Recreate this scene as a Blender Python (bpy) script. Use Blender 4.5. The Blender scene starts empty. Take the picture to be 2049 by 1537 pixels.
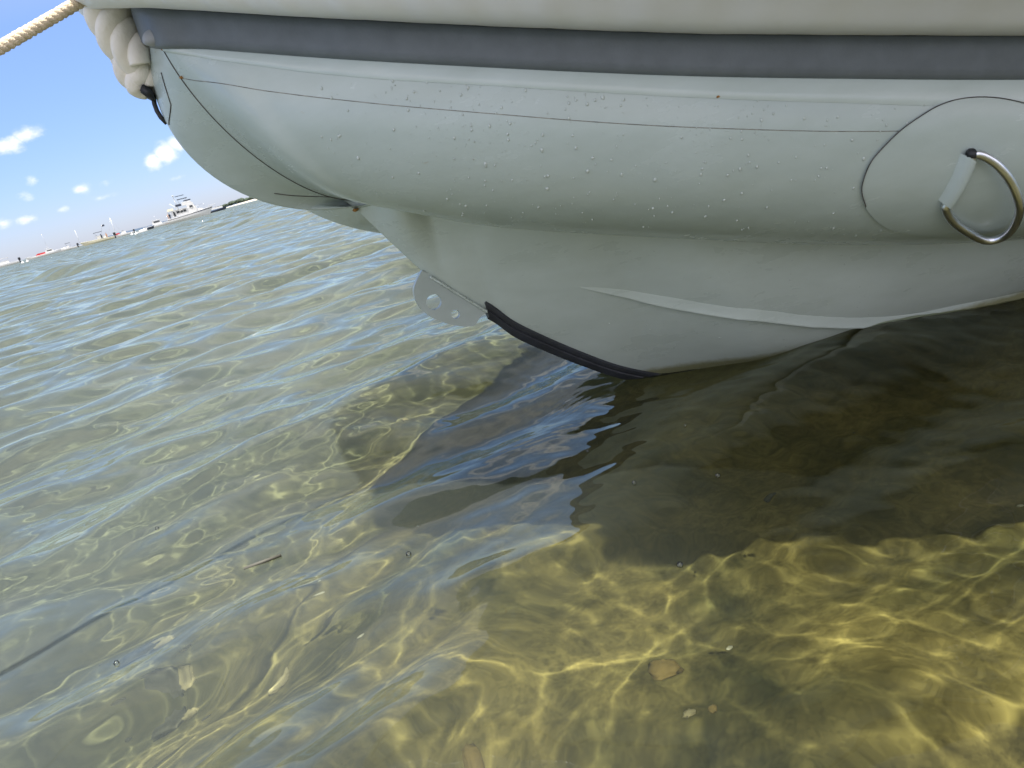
import bpy, bmesh, math, random
import numpy as np
from mathutils import Vector, Matrix, Euler

rng = np.random.default_rng(6)
random.seed(7)
SC = bpy.context.scene
COL = SC.collection
R = math.radians

# ------------------------------------------------------------------ camera
CAM_H = 0.60
PITCH = R(16.979)
ROLL = R(14.5)
FPX = 1590.0                      # focal length in pixels of the 2049 px wide photograph
cF = Vector((0, math.cos(PITCH), -math.sin(PITCH)))
cR = Vector((1, 0, 0))
cU = Vector((0, math.sin(PITCH), math.cos(PITCH)))
cX = cR * math.cos(ROLL) - cU * math.sin(ROLL)
cY = cR * math.sin(ROLL) + cU * math.cos(ROLL)
cam_d = bpy.data.cameras.new('camera')
cam = bpy.data.objects.new('camera', cam_d)
COL.objects.link(cam)
cam.matrix_world = Matrix(((cX.x, cY.x, -cF.x, 0), (cX.y, cY.y, -cF.y, 0), (cX.z, cY.z, -cF.z, CAM_H), (0, 0, 0, 1)))
cam_d.sensor_width = 36
cam_d.lens = FPX / 2049 * 36
cam_d.clip_start = 0.02
cam_d.clip_end = 60000
cam_d.dof.use_dof = True
cam_d.dof.focus_distance = 1.9
cam_d.dof.aperture_fstop = 18.0
SC.camera = cam

# ------------------------------------------------------------------ sun and sky
SUN_TO = Vector((-0.15, -0.20, 1.0)).normalized()      # towards the sun
sun_d = bpy.data.lights.new('sun', 'SUN')
sun_d.energy = 5.0
sun_d.angle = R(0.8)
sun_d.color = (1.0, 0.95, 0.86)
sun = bpy.data.objects.new('sun', sun_d)
sun.rotation_euler = SUN_TO.to_track_quat('Z', 'Y').to_euler()
COL.objects.link(sun)
try:
    sun_d.cycles.is_caustics_light = True
except Exception as e:
    print('caustics light', e)

world = bpy.data.worlds.new('World')
SC.world = world
world.use_nodes = True

SC.view_settings.view_transform = 'Standard'
SC.view_settings.look = 'None'
SC.view_settings.gamma = 1.0
SC.view_settings.exposure = 0.84
SC.view_settings.use_curve_mapping = False
cy = SC.cycles
cy.max_bounces = 10
cy.diffuse_bounces = 3
cy.glossy_bounces = 4
cy.transmission_bounces = 6
cy.transparent_max_bounces = 6
cy.sample_clamp_indirect = 6.0
cy.blur_glossy = 0.6
cy.use_denoising = True
cy.denoiser = 'OPENIMAGEDENOISE'
cy.use_adaptive_sampling = False


def build_world():
    nt = world.node_tree
    nt.nodes.clear()
    N = nt.nodes.new
    L = nt.links.new
    out = N('ShaderNodeOutputWorld')
    bg = N('ShaderNodeBackground')
    bg.inputs['Strength'].default_value = 0.117
    L(bg.outputs[0], out.inputs[0])
    sky = N('ShaderNodeTexSky')
    sky.sky_type = 'NISHITA'
    sky.sun_disc = False
    sky.sun_elevation = math.asin(SUN_TO.z)
    sky.sun_rotation = math.atan2(SUN_TO.x, SUN_TO.y)
    sky.altitude = 0
    sky.air_density = 1.0
    sky.dust_density = 0.25
    sky.ozone_density = 3.0
    tc = N('ShaderNodeTexCoord')
    sep = N('ShaderNodeSeparateXYZ')
    L(tc.outputs['Generated'], sep.inputs[0])

    def m(op, a, b=None, c=None):
        n = N('ShaderNodeMath')
        n.operation = op
        for i, v in enumerate((a, b, c)):
            if v is None:
                continue
            if isinstance(v, (int, float)):
                n.inputs[i].default_value = v
            else:
                L(v, n.inputs[i])
        return n.outputs[0]
    az = m('ARCTAN2', sep.outputs[0], sep.outputs[1])
    el = m('ARCSINE', sep.outputs[2])
    # (azimuth, elevation, half width, half height, strength): the fair weather clouds over the bay
    blobs = CLOUDS
    total = None
    for (a0, e0, wa, he, st) in blobs:
        da = m('DIVIDE', m('SUBTRACT', az, a0), wa)
        de = m('DIVIDE', m('SUBTRACT', el, e0), he)
        q = m('ADD', m('MULTIPLY', da, da), m('MULTIPLY', de, de))
        g = m('MULTIPLY', m('EXPONENT', m('MULTIPLY', q, -1.0)), st)
        total = g if total is None else m('MAXIMUM', total, g)
    comb = N('ShaderNodeCombineXYZ')
    L(m('MULTIPLY', az, 1.0), comb.inputs[0])
    L(m('MULTIPLY', el, 1.5), comb.inputs[1])
    noi = N('ShaderNodeTexNoise')
    noi.inputs['Scale'].default_value = 34.0
    noi.inputs['Detail'].default_value = 7.0
    noi.inputs['Roughness'].default_value = 0.62
    L(comb.outputs[0], noi.inputs['Vector'])
    dens = m('ADD', total, m('MULTIPLY', m('SUBTRACT', noi.outputs[0], 0.5), 1.9))
    ss = N('ShaderNodeMapRange')
    ss.interpolation_type = 'SMOOTHSTEP'
    ss.inputs['From Min'].default_value = 0.25
    ss.inputs['From Max'].default_value = 1.35
    L(dens, ss.inputs['Value'])
    fac = m('MULTIPLY', m('MULTIPLY', ss.outputs[0], m('MINIMUM', m('MULTIPLY', total, 2.5), 1.0)), 0.85)
    # unseen thin cloud overhead, added to whiten reflections in the water
    n2 = N('ShaderNodeTexNoise')
    n2.inputs['Scale'].default_value = 2.4
    n2.inputs['Detail'].default_value = 6.0
    L(tc.outputs['Generated'], n2.inputs['Vector'])
    veil = N('ShaderNodeMapRange')
    veil.interpolation_type = 'SMOOTHSTEP'
    veil.inputs['From Min'].default_value = 0.36
    veil.inputs['From Max'].default_value = 0.70
    L(n2.outputs[0], veil.inputs['Value'])
    high = N('ShaderNodeMapRange')
    high.inputs['From Min'].default_value = 0.22
    high.inputs['From Max'].default_value = 0.55
    L(el, high.inputs['Value'])
    vfac = m('MULTIPLY', m('MULTIPLY', veil.outputs[0], high.outputs[0]), 0.70)
    # unseen bright cloud bank behind the camera, added to fill hull and pad
    south = N('ShaderNodeMapRange')
    south.interpolation_type = 'SMOOTHSTEP'
    south.inputs['From Min'].default_value = 0.05
    south.inputs['From Max'].default_value = -0.55
    L(sep.outputs[1], south.inputs['Value'])
    n3 = N('ShaderNodeTexNoise')
    n3.inputs['Scale'].default_value = 3.4
    n3.inputs['Detail'].default_value = 7.0
    L(tc.outputs['Generated'], n3.inputs['Vector'])
    fill_cloud = N('ShaderNodeMapRange')
    fill_cloud.interpolation_type = 'SMOOTHSTEP'
    fill_cloud.inputs['From Min'].default_value = 0.28
    fill_cloud.inputs['From Max'].default_value = 0.55
    L(n3.outputs[0], fill_cloud.inputs['Value'])
    above = N('ShaderNodeMapRange')
    above.inputs['From Min'].default_value = -0.02
    above.inputs['From Max'].default_value = 0.10
    L(el, above.inputs['Value'])
    sfac = m('MULTIPLY', m('MULTIPLY', m('MULTIPLY', south.outputs[0], fill_cloud.outputs[0]), above.outputs[0]), 0.92)
    vfac = m('MAXIMUM', vfac, sfac)
    mix = N('ShaderNodeMix')
    mix.data_type = 'RGBA'
    L(m('MAXIMUM', fac, vfac), mix.inputs['Factor'])
    tint = N('ShaderNodeMix')
    tint.data_type = 'RGBA'
    tr = N('ShaderNodeMapRange')
    tr.interpolation_type = 'SMOOTHSTEP'
    tr.inputs['From Min'].default_value = 0.0
    tr.inputs['From Max'].default_value = 0.45
    L(el, tr.inputs['Value'])
    L(tr.outputs[0], tint.inputs['Factor'])
    tint.inputs['A'].default_value = (0.52, 0.585, 0.89, 1)      # bluish summer haze low over the bay
    tint.inputs['B'].default_value = (0.96, 0.93, 1.0, 1)
    mul = N('ShaderNodeMix')
    mul.data_type = 'RGBA'
    mul.blend_type = 'MULTIPLY'
    mul.inputs['Factor'].default_value = 1.0
    L(sky.outputs[0], mul.inputs['A'])
    L(tint.outputs['Result'], mul.inputs['B'])
    L(mul.outputs['Result'], mix.inputs['A'])
    mix.inputs['B'].default_value = (8.2, 7.6, 7.8, 1)
    L(mix.outputs['Result'], bg.inputs['Color'])


CLOUDS = [(-0.4606, 0.1128, 0.0203, 0.0096, 0.95), (-0.4373, 0.1179, 0.016, 0.009, 0.95), (-0.3319, 0.0659, 0.0118, 0.0119, 1.0), (-0.3158, 0.0731, 0.0134, 0.0131, 1.0), (-0.3011, 0.0806, 0.0118, 0.0096, 0.95), (-0.3153, 0.0441, 0.0139, 0.0036, 0.6), (-0.4528, 0.075, 0.0086, 0.0066, 0.75), (-0.462, 0.0599, 0.0107, 0.0084, 0.5), (-0.4121, 0.0571, 0.0128, 0.006, 0.75), (-0.3851, 0.0553, 0.0086, 0.0054, 0.55), (-0.392, 0.0422, 0.0128, 0.0042, 0.5), (-0.4349, 0.0407, 0.0107, 0.0036, 0.6), (-0.47, 0.0391, 0.0128, 0.0054, 0.75), (-0.4922, 0.0396, 0.0096, 0.006, 0.75), (0.5, 0.2, 0.2, 0.05, 0.9), (1.2, 0.3, 0.3, 0.08, 0.9), (-1.3, 0.25, 0.25, 0.07, 0.9), (2.6, 0.3, 0.4, 0.1, 0.95), (-2.4, 0.35, 0.4, 0.1, 0.95), (0.0, 0.33, 0.3, 0.06, 0.9), (-0.8, 0.42, 0.25, 0.06, 0.9)]
build_world()


# ------------------------------------------------------------------ helpers
def tag(o, label=None, cat=None, group=None, kind=None):
    if label: o['label'] = label
    if cat: o['category'] = cat
    if group: o['group'] = group
    if kind: o['kind'] = kind
    return o


def empty(name, loc, rz=0.0):
    o = bpy.data.objects.new(name, None)
    o.empty_display_size = 0.1
    o.location = loc
    o.rotation_euler = (0, 0, rz)
    COL.objects.link(o)
    return o


def obj_from(name, verts, faces, mat, parent=None, smooth=True):
    me = bpy.data.meshes.new(name)
    me.from_pydata([tuple(v) for v in verts], [], faces)
    me.update()
    if smooth:
        me.polygons.foreach_set('use_smooth', [True] * len(me.polygons))
    o = bpy.data.objects.new(name, me)
    if mat: me.materials.append(mat)
    COL.objects.link(o)
    if parent: o.parent = parent
    return o


def obj_bm(name, bm, mat, parent=None, smooth=True, angle=None):
    me = bpy.data.meshes.new(name)
    bmesh.ops.recalc_face_normals(bm, faces=bm.faces)
    bm.to_mesh(me)
    bm.free()
    if smooth:
        me.polygons.foreach_set('use_smooth', [True] * len(me.polygons))
        if angle: me.set_sharp_from_angle(angle=R(angle))
    o = bpy.data.objects.new(name, me)
    if mat: me.materials.append(mat)
    COL.objects.link(o)
    if parent: o.parent = parent
    return o


def grid_faces(n, m, wrap=False, off=0):
    f = []
    mm = m if wrap else m - 1
    for i in range(n - 1):
        for j in range(mm):
            a = off + i * m + j
            b = off + i * m + (j + 1) % m
            f.append((a, b, b + m, a + m))
    return f


def add_box(bm, c, s, rot=None):
    r = bmesh.ops.create_cube(bm, size=1.0)
    M = Matrix.Translation(Vector(c)) @ (rot.to_4x4() if rot else Matrix.Identity(4)) @ Matrix.Diagonal((s[0], s[1], s[2], 1))
    bmesh.ops.transform(bm, matrix=M, verts=r['verts'])
    return r['verts']


def add_cyl(bm, p, q, r0, r1=None, seg=10):
    p = Vector(p); q = Vector(q)
    r1 = r0 if r1 is None else r1
    v = q - p
    r = bmesh.ops.create_cone(bm, cap_ends=True, segments=seg, radius1=r0, radius2=r1, depth=v.length)
    M = Matrix.Translation((p + q) / 2) @ v.to_track_quat('Z', 'Y').to_matrix().to_4x4()
    bmesh.ops.transform(bm, matrix=M, verts=r['verts'])


def tube_mesh(pts, rad, seg=10, closed=False, caps=True):
    """vertices and faces of a tube along pts (numpy n x 3); rad a number or one per point"""
    P = np.asarray(pts, float)
    n = len(P)
    rad = np.full(n, rad) if np.isscalar(rad) else np.asarray(rad, float)
    T = np.gradient(P, axis=0)
    if closed:
        T = np.roll(P, -1, 0) - np.roll(P, 1, 0)
    T /= np.linalg.norm(T, axis=1)[:, None] + 1e-12
    ref = np.array([0.0, 0.0, 1.0])
    if abs(T[0] @ ref) > 0.9: ref = np.array([1.0, 0, 0])
    u = np.cross(T[0], ref); u /= np.linalg.norm(u)
    V = []
    ang = np.linspace(0, 2 * math.pi, seg, endpoint=False)
    for i in range(n):
        u = u - T[i] * (u @ T[i]); u /= np.linalg.norm(u)
        w = np.cross(T[i], u)
        V.extend((P[i] + rad[i] * (np.cos(a) * u + np.sin(a) * w)) for a in ang)
    F = grid_faces(n, seg, wrap=True)
    if closed:
        for j in range(seg):
            a = (n - 1) * seg + j; b = (n - 1) * seg + (j + 1) % seg
            F.append((a, b, (j + 1) % seg, j))
    elif caps:
        F.append(tuple(range(seg - 1, -1, -1)))
        F.append(tuple((n - 1) * seg + j for j in range(seg)))
    return V, F


def join_meshes(parts):
    V = []; F = []
    for v, f in parts:
        o = len(V)
        V.extend(v)
        F.extend(tuple(i + o for i in q) for q in f)
    return V, F


def spline(pts, n):
    P = np.asarray(pts, float)
    Q = np.vstack([2 * P[0] - P[1], P, 2 * P[-1] - P[-2]])
    u = np.linspace(0, len(P) - 1, n)
    i = np.minimum(np.floor(u).astype(int), len(P) - 2)
    f = (u - i)[:, None]
    p0, p1, p2, p3 = Q[i], Q[i + 1], Q[i + 2], Q[i + 3]
    return .5 * ((2 * p1) + (-p0 + p2) * f + (2 * p0 - 5 * p1 + 4 * p2 - p3) * f ** 2 + (-p0 + 3 * p1 - 3 * p2 + p3) * f ** 3)


# ------------------------------------------------------------------ materials
def new_mat(name):
    m = bpy.data.materials.new(name)
    m.use_nodes = True
    nt = m.node_tree
    b = nt.nodes['Principled BSDF']
    return m, nt, b


def simple_mat(name, col, rough=0.5, metal=0.0, var=0.10, scale=8.0, bump=0.0, bscale=60.0, detail=4.0, spec=None):
    m, nt, b = new_mat(name)
    tc = nt.nodes.new('ShaderNodeTexCoord')
    n = nt.nodes.new('ShaderNodeTexNoise')
    n.inputs['Scale'].default_value = scale
    n.inputs['Detail'].default_value = detail
    nt.links.new(tc.outputs['Object'], n.inputs['Vector'])
    ramp = nt.nodes.new('ShaderNodeMapRange')
    ramp.inputs['To Min'].default_value = 1 - var
    ramp.inputs['To Max'].default_value = 1 + var
    ramp.inputs['From Min'].default_value = 0.3
    ramp.inputs['From Max'].default_value = 0.7
    nt.links.new(n.outputs[0], ramp.inputs['Value'])
    vm = nt.nodes.new('ShaderNodeVectorMath')
    vm.operation = 'SCALE'
    vm.inputs[0].default_value = col[:3]
    nt.links.new(ramp.outputs[0], vm.inputs['Scale'])
    nt.links.new(vm.outputs[0], b.inputs['Base Color'])
    b.inputs['Roughness'].default_value = rough
    b.inputs['Metallic'].default_value = metal
    if spec is not None: b.inputs['Specular IOR Level'].default_value = spec
    if bump:
        n2 = nt.nodes.new('ShaderNodeTexNoise')
        n2.inputs['Scale'].default_value = bscale
        n2.inputs['Detail'].default_value = 3
        nt.links.new(tc.outputs['Object'], n2.inputs['Vector'])
        bp = nt.nodes.new('ShaderNodeBump')
        bp.inputs['Strength'].default_value = bump
        bp.inputs['Distance'].default_value = 0.01
        nt.links.new(n2.outputs[0], bp.inputs['Height'])
        nt.links.new(bp.outputs[0], b.inputs['Normal'])
    return m


def tube_mat(name, base, rough, stain=False):
    """pale grey-green coated fabric with faint scuffs, salt marks and a few rust specks"""
    m, nt, b = new_mat(name)
    N = nt.nodes.new; L = nt.links.new
    tc = N('ShaderNodeTexCoord')
    mp = N('ShaderNodeMapping'); mp.inputs['Scale'].default_value = (1.0, 1.0, 2.6)
    L(tc.outputs['Object'], mp.inputs[0])
    n1 = N('ShaderNodeTexNoise'); n1.inputs['Scale'].default_value = 5; n1.inputs['Detail'].default_value = 6; n1.inputs['Roughness'].default_value = .6
    L(mp.outputs[0], n1.inputs['Vector'])
    r1 = N('ShaderNodeValToRGB')
    r1.color_ramp.elements[0].position = .3; r1.color_ramp.elements[0].color = (base[0] * .90, base[1] * .91, base[2] * .89, 1)
    r1.color_ramp.elements[1].position = .7; r1.color_ramp.elements[1].color = (base[0] * 1.05, base[1] * 1.05, base[2] * 1.06, 1)
    L(n1.outputs[0], r1.inputs[0])
    n2 = N('ShaderNodeTexNoise'); n2.inputs['Scale'].default_value = 38; n2.inputs['Detail'].default_value = 5; n2.inputs['Roughness'].default_value = .75
    L(tc.outputs['Object'], n2.inputs['Vector'])
    r2 = N('ShaderNodeMapRange'); r2.inputs['From Min'].default_value = .68; r2.inputs['From Max'].default_value = .78
    L(n2.outputs[0], r2.inputs['Value'])
    mx = N('ShaderNodeMix'); mx.data_type = 'RGBA'
    ml = N('ShaderNodeMath'); ml.operation = 'MULTIPLY'; ml.inputs[1].default_value = .35
    L(r2.outputs[0], ml.inputs[0]); L(ml.outputs[0], mx.inputs['Factor'])
    L(r1.outputs[0], mx.inputs['A']); mx.inputs['B'].default_value = (.78, .78, .74, 1)
    n3 = N('ShaderNodeTexNoise'); n3.inputs['Scale'].default_value = 26; n3.inputs['Detail'].default_value = 4
    mp3 = N('ShaderNodeMapping'); mp3.inputs['Location'].default_value = (3.1, 7.7, 1.3); mp3.inputs['Scale'].default_value = (.6, .6, 2.2)
    L(tc.outputs['Object'], mp3.inputs[0]); L(mp3.outputs[0], n3.inputs['Vector'])
    r3 = N('ShaderNodeMapRange'); r3.inputs['From Min'].default_value = .745; r3.inputs['From Max'].default_value = .80
    L(n3.outputs[0], r3.inputs['Value'])
    mx2 = N('ShaderNodeMix'); mx2.data_type = 'RGBA'
    ml2 = N('ShaderNodeMath'); ml2.operation = 'MULTIPLY'; ml2.inputs[1].default_value = .55
    L(r3.outputs[0], ml2.inputs[0]); L(ml2.outputs[0], mx2.inputs['Factor'])
    L(mx.outputs['Result'], mx2.inputs['A']); mx2.inputs['B'].default_value = (.34, .26, .12, 1)
    L(mx2.outputs['Result'], b.inputs['Base Color'])
    b.inputs['Specular IOR Level'].default_value = .65
    rr = N('ShaderNodeMapRange'); rr.inputs['To Min'].default_value = rough - .08; rr.inputs['To Max'].default_value = rough + .12
    L(n1.outputs[0], rr.inputs['Value']); L(rr.outputs[0], b.inputs['Roughness'])
    if stain:
        geo = N('ShaderNodeNewGeometry'); sp = N('ShaderNodeSeparateXYZ'); L(geo.outputs['Position'], sp.inputs[0])
        ad = N('ShaderNodeMath'); ad.operation = 'MULTIPLY_ADD'; ad.inputs[1].default_value = .022; L(n2.outputs[0], ad.inputs[0]); L(sp.outputs[2], ad.inputs[2])
        sr = N('ShaderNodeMapRange'); sr.inputs['From Min'].default_value = .030; sr.inputs['From Max'].default_value = .014
        L(ad.outputs[0], sr.inputs['Value'])
        sm = N('ShaderNodeMath'); sm.operation = 'MULTIPLY'; sm.inputs[1].default_value = .8; L(sr.outputs[0], sm.inputs[0])
        mx5 = N('ShaderNodeMix'); mx5.data_type = 'RGBA'
        L(sm.outputs[0], mx5.inputs['Factor']); L(mx2.outputs['Result'], mx5.inputs['A']); mx5.inputs['B'].default_value = (.20, .19, .06, 1)
        L(mx5.outputs['Result'], b.inputs['Base Color'])
    n4 = N('ShaderNodeTexNoise'); n4.inputs['Scale'].default_value = 14; n4.inputs['Detail'].default_value = 5
    L(tc.outputs['Object'], n4.inputs['Vector'])
    bp = N('ShaderNodeBump'); bp.inputs['Strength'].default_value = .12; bp.inputs['Distance'].default_value = .01
    L(n4.outputs[0], bp.inputs['Height']); L(bp.outputs[0], b.inputs['Normal'])
    return m


M = {}
M['tube'] = tube_mat('sage_fabric', (.445, .525, .51), .24)
M['strip'] = tube_mat('sage_strip_sheen', (.52, .60, .59), .22)  # lighter colour carries the strip's different sheen
M['hull'] = tube_mat('sage_gelcoat', (.52, .595, .56), .27, stain=True)
M['strake'] = simple_mat('grey_rubber', (.125, .148, .168), .50, var=.10, scale=30, bump=.08, bscale=220)
M['strakecap'] = simple_mat('pale_grey_rubber', (.33, .35, .38), .5)
M['pad'] = simple_mat('white_vinyl', (.86, .88, .95), .38, var=.03, scale=9, bump=.10, bscale=9)
M['fender'] = simple_mat('cream_rope', (.84, .80, .72), .55, var=.06, scale=20, bump=.15, bscale=120)
M['black'] = simple_mat('black_rubber', (.018, .02, .024), .5, bump=.1)
M['keel'] = simple_mat('charcoal_rubber', (.032, .036, .045), .42, var=.25, scale=25, bump=.1)
M['seam'] = simple_mat('dark_seam', (.075, .072, .07), .8, var=.5, scale=60)
M['seam_soft'] = simple_mat('faded_seam', (.22, .21, .18), .8, var=.6, scale=60)
M['steel'] = simple_mat('stainless_steel', (.80, .83, .90), .28, metal=1.0, var=.12, scale=40)
M['rust'] = simple_mat('rust', (.30, .15, .04), .9, var=.5, scale=120)
M['drop'] = simple_mat('water_drop', (.50, .57, .545), .03, spec=.9)
M['rope'] = simple_mat('tan_rope', (.74, .62, .44), .8, var=.15, scale=60, bump=.4, bscale=400)
M['white'] = simple_mat('white_gelcoat', (.78, .78, .76), .3, var=.02)
M['cream'] = simple_mat('cream_gelcoat', (.70, .66, .48), .3, var=.03)
M['dark'] = simple_mat('dark_canvas', (.03, .035, .05), .7)
M['navy'] = simple_mat('navy_paint', (.035, .045, .075), .35)
M['red'] = simple_mat('red_canvas', (.62, .05, .05), .5)
M['glass'] = simple_mat('tinted_glass', (.03, .035, .04), .08)
M['alu'] = simple_mat('aluminium', (.6, .6, .6), .35, metal=.8)
M['skin'] = simple_mat('skin', (.5, .3, .2), .6)
M['wood'] = simple_mat('teak', (.30, .17, .08), .6)


# ------------------------------------------------------------------ water and sea bed
def wave_components():
    comps = []
    base = R(36 + 90)                     # direction the wavelets run
    for i in range(100):
        lam = 0.05 * (1.7 / 0.05) ** rng.random()
        spread = R(17) + R(26) * (1 - min(1, lam / .45))
        ang = base + rng.normal() * spread
        k = 2 * math.pi / lam
        slope = 0.039 * (0.22 + math.exp(-((math.log(lam / .42)) / .75) ** 2))
        comps.append((k * math.cos(ang), k * math.sin(ang), slope / k, rng.random() * 2 * math.pi, lam))
    return comps


COMPS = wave_components()
RIPPLES = []                               # fine ripples that knit the net of light on the bed
for i_ in range(26):
    lam_ = 0.036 * (0.095 / 0.036) ** rng.random()
    an_ = rng.random() * 2 * math.pi
    k_ = 2 * math.pi / lam_
    RIPPLES.append((k_ * math.cos(an_), k_ * math.sin(an_), .0125 / k_, rng.random() * 6.28, lam_))
CHOP = []                                  # the longer chop of the open bay
for i_ in range(46):
    lam_ = 0.9 * (5.0 / 0.9) ** rng.random()
    an_ = R(70) + rng.normal() * R(38)
    CHOP.append((2 * math.pi / lam_ * math.cos(an_), 2 * math.pi / lam_ * math.sin(an_), .034 * lam_ / (2 * math.pi), rng.random() * 6.28, lam_))
# small packets of capillary ripples: centre, direction, wavelength, amplitude, length, width
PACKETS = [((.16, .80), R(75), .016, .00007, .10, .05), ((.36, .84), R(60), .020, .00009, .14, .06), ((.55, .90), R(110), .024, .00012, .12, .07), ((-.05, .78), R(95), .014, .00006, .08, .05),
           ((.12, 1.72), R(120), .020, .0004, .10, .07), ((-.02, 1.55), R(100), .024, .0004, .12, .05), ((-.30, 1.02), R(130), .018, .0002, .12, .05), ((-.55, 1.15), R(140), .022, .0003, .16, .06), ((-.2, .82), R(120), .016, .00012, .1, .05)]


def shelter(x, y):
    """the lee beside the bow is calmer than the open bay"""
    # signed distance to a line from the stem towards the camera's left
    t = x * 0.80 + (y - 1.25) * 0.30 - 0.03
    s = 1 / (1 + np.exp(-t / 0.11))
    far = 1 / (1 + np.exp(-(y - 2.6) / .3))
    return 1 - 0.62 * s * (1 - far)


def water_height(x, y, res):
    z = np.zeros_like(x)
    amp = shelter(x, y)
    for (kx, ky, a, ph, lam) in COMPS:
        w = np.clip((lam / res - 2.2) / 2.2, 0, 1)
        if lam > .3:
            s = .5 + .5 * amp
        else:
            s = amp
        p = kx * x + ky * y + ph
        z += a * w * s * (np.cos(p) + 0.18 * np.cos(2 * p))
    rip = np.clip(1.25 - amp, .25, 1)
    for (kx, ky, a, ph, lam) in RIPPLES:
        w = np.clip((lam / res - 2.2) / 2.2, 0, 1)
        z += a * w * rip * np.cos(kx * x + ky * y + ph)
    off = np.clip((np.hypot(x, y) - 7) / 22, 0, 1)
    for (kx, ky, a, ph, lam) in CHOP:
        w = np.clip((lam / res - 1.8) / 1.6, 0, 1)
        z += a * w * off * np.cos(kx * x + ky * y + ph)
    for (c, di, lam, a, ln, wd) in PACKETS:
        dx = x - c[0]; dy = y - c[1]
        p = dx * math.cos(di) + dy * math.sin(di)
        q = -dx * math.sin(di) + dy * math.cos(di) 
        w = np.clip((lam / res - 2.2) / 2.2, 0, 1)
        z += .6 * a * w * np.cos(2 * math.pi * (p + 1.2 * q * q + .004 * np.sin(31 * q + 17 * p)) / lam) * np.exp(-(p / wd) ** 2 - (q / ln) ** 2)
    return z


def polar_sheet(name, radii, angles, zfun, mat):
    nr, na = len(radii), len(angles)
    rr, aa = np.meshgrid(radii, angles, indexing='ij')
    x = rr * np.sin(aa)
    y = rr * np.cos(aa)
    dr = np.gradient(radii)
    da = np.gradient(angles)
    res = np.maximum(dr[:, None] + 0 * aa, rr * np.minimum(da, R(3))[None, :])
    z = zfun(x, y, res)
    V = np.stack([x, y, z], -1).reshape(-1, 3)
    V = np.vstack([V, [[0, 0, float(z[0].mean())]]])
    i, j = np.meshgrid(np.arange(nr - 1), np.arange(na), indexing='ij')
    j2 = (j + 1) % na
    quads = np.stack([i * na + j, (i + 1) * na + j, (i + 1) * na + j2, i * na + j2], -1).reshape(-1, 4)[:, ::-1]
    jj = np.arange(na)
    tris = np.stack([np.full(na, nr * na), jj, (jj + 1) % na], -1)[:, ::-1]
    me = bpy.data.meshes.new(name)
    me.vertices.add(len(V))
    me.vertices.foreach_set('co', V.astype(np.float32).ravel())
    nl = quads.size + tris.size
    me.loops.add(nl)
    me.loops.foreach_set('vertex_index', np.concatenate([quads.ravel(), tris.ravel()]).astype(np.int32))
    npoly = len(quads) + len(tris)
    me.polygons.add(npoly)
    st = np.concatenate([np.arange(len(quads)) * 4, quads.size + np.arange(len(tris)) * 3])
    me.polygons.foreach_set('loop_start', st.astype(np.int32))
    me.polygons.foreach_set('use_smooth', np.ones(npoly, bool))
    me.update(calc_edges=True)
    me.validate()
    if me.polygons[0].normal.z < 0:
        me.flip_normals()
    me.materials.append(mat)
    o = bpy.data.objects.new(name, me)
    COL.objects.link(o)
    return o


def water_mat():
    m = bpy.data.materials.new('sea_water')
    m.use_nodes = True
    nt = m.node_tree
    nt.nodes.clear()
    N = nt.nodes.new; L = nt.links.new
    out = N('ShaderNodeOutputMaterial')
    g = N('ShaderNodeBsdfGlass')
    g.inputs['Color'].default_value = (.90, .95, .84, 1)
    g.inputs['IOR'].default_value = 1.333
    L(g.outputs[0], out.inputs[0])
    geo = N('ShaderNodeNewGeometry')
    ln = N('ShaderNodeVectorMath'); ln.operation = 'LENGTH'
    L(geo.outputs['Position'], ln.inputs[0])
    rr = N('ShaderNodeMapRange'); rr.inputs['From Min'].default_value = 20; rr.inputs['From Max'].default_value = 160
    rr.inputs['To Min'].default_value = 0; rr.inputs['To Max'].default_value = .30
    L(ln.outputs['Value'], rr.inputs['Value']); L(rr.outputs[0], g.inputs['Roughness'])
    # wavelets too far off to be modelled one by one
    mp = N('ShaderNodeMapping'); mp.inputs['Rotation'].default_value = (0, 0, R(-36)); mp.inputs['Scale'].default_value = (.9, 2.4, 1)
    L(geo.outputs['Position'], mp.inputs[0])
    n1 = N('ShaderNodeTexNoise'); n1.inputs['Scale'].default_value = 1.0; n1.inputs['Detail'].default_value = 3; n1.inputs['Roughness'].default_value = .5
    L(mp.outputs[0], n1.inputs['Vector'])
    fb = N('ShaderNodeMapRange'); fb.interpolation_type = 'SMOOTHSTEP'; fb.inputs['From Min'].default_value = 14; fb.inputs['From Max'].default_value = 60
    L(ln.outputs['Value'], fb.inputs['Value'])
    ml = N('ShaderNodeMath'); ml.operation = 'MULTIPLY'
    L(n1.outputs[0], ml.inputs[0]); L(fb.outputs[0], ml.inputs[1])
    # fine silt just under the surface scatters a little daylight back
    df = N('ShaderNodeBsdfDiffuse'); df.inputs['Color'].default_value = (.56, .66, .62, 1)
    sep = N('ShaderNodeSeparateXYZ'); L(geo.outputs['Position'], sep.inputs[0])
    sx = N('ShaderNodeMapRange'); sx.inputs['From Min'].default_value = .3; sx.inputs['From Max'].default_value = -.9
    sx.inputs['To Min'].default_value = .004; sx.inputs['To Max'].default_value = .074
    L(sep.outputs[0], sx.inputs['Value'])
    ms = N('ShaderNodeMixShader')
    L(sx.outputs[0], ms.inputs[0]); L(g.outputs[0], ms.inputs[1]); L(df.outputs[0], ms.inputs[2])
    L(ms.outputs[0], out.inputs[0])
    bp = N('ShaderNodeBump'); bp.inputs['Strength'].default_value = 1.0; bp.inputs['Distance'].default_value = .40
    L(ml.outputs[0], bp.inputs['Height']); L(bp.outputs[0], g.inputs['Normal'])
    return m


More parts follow.
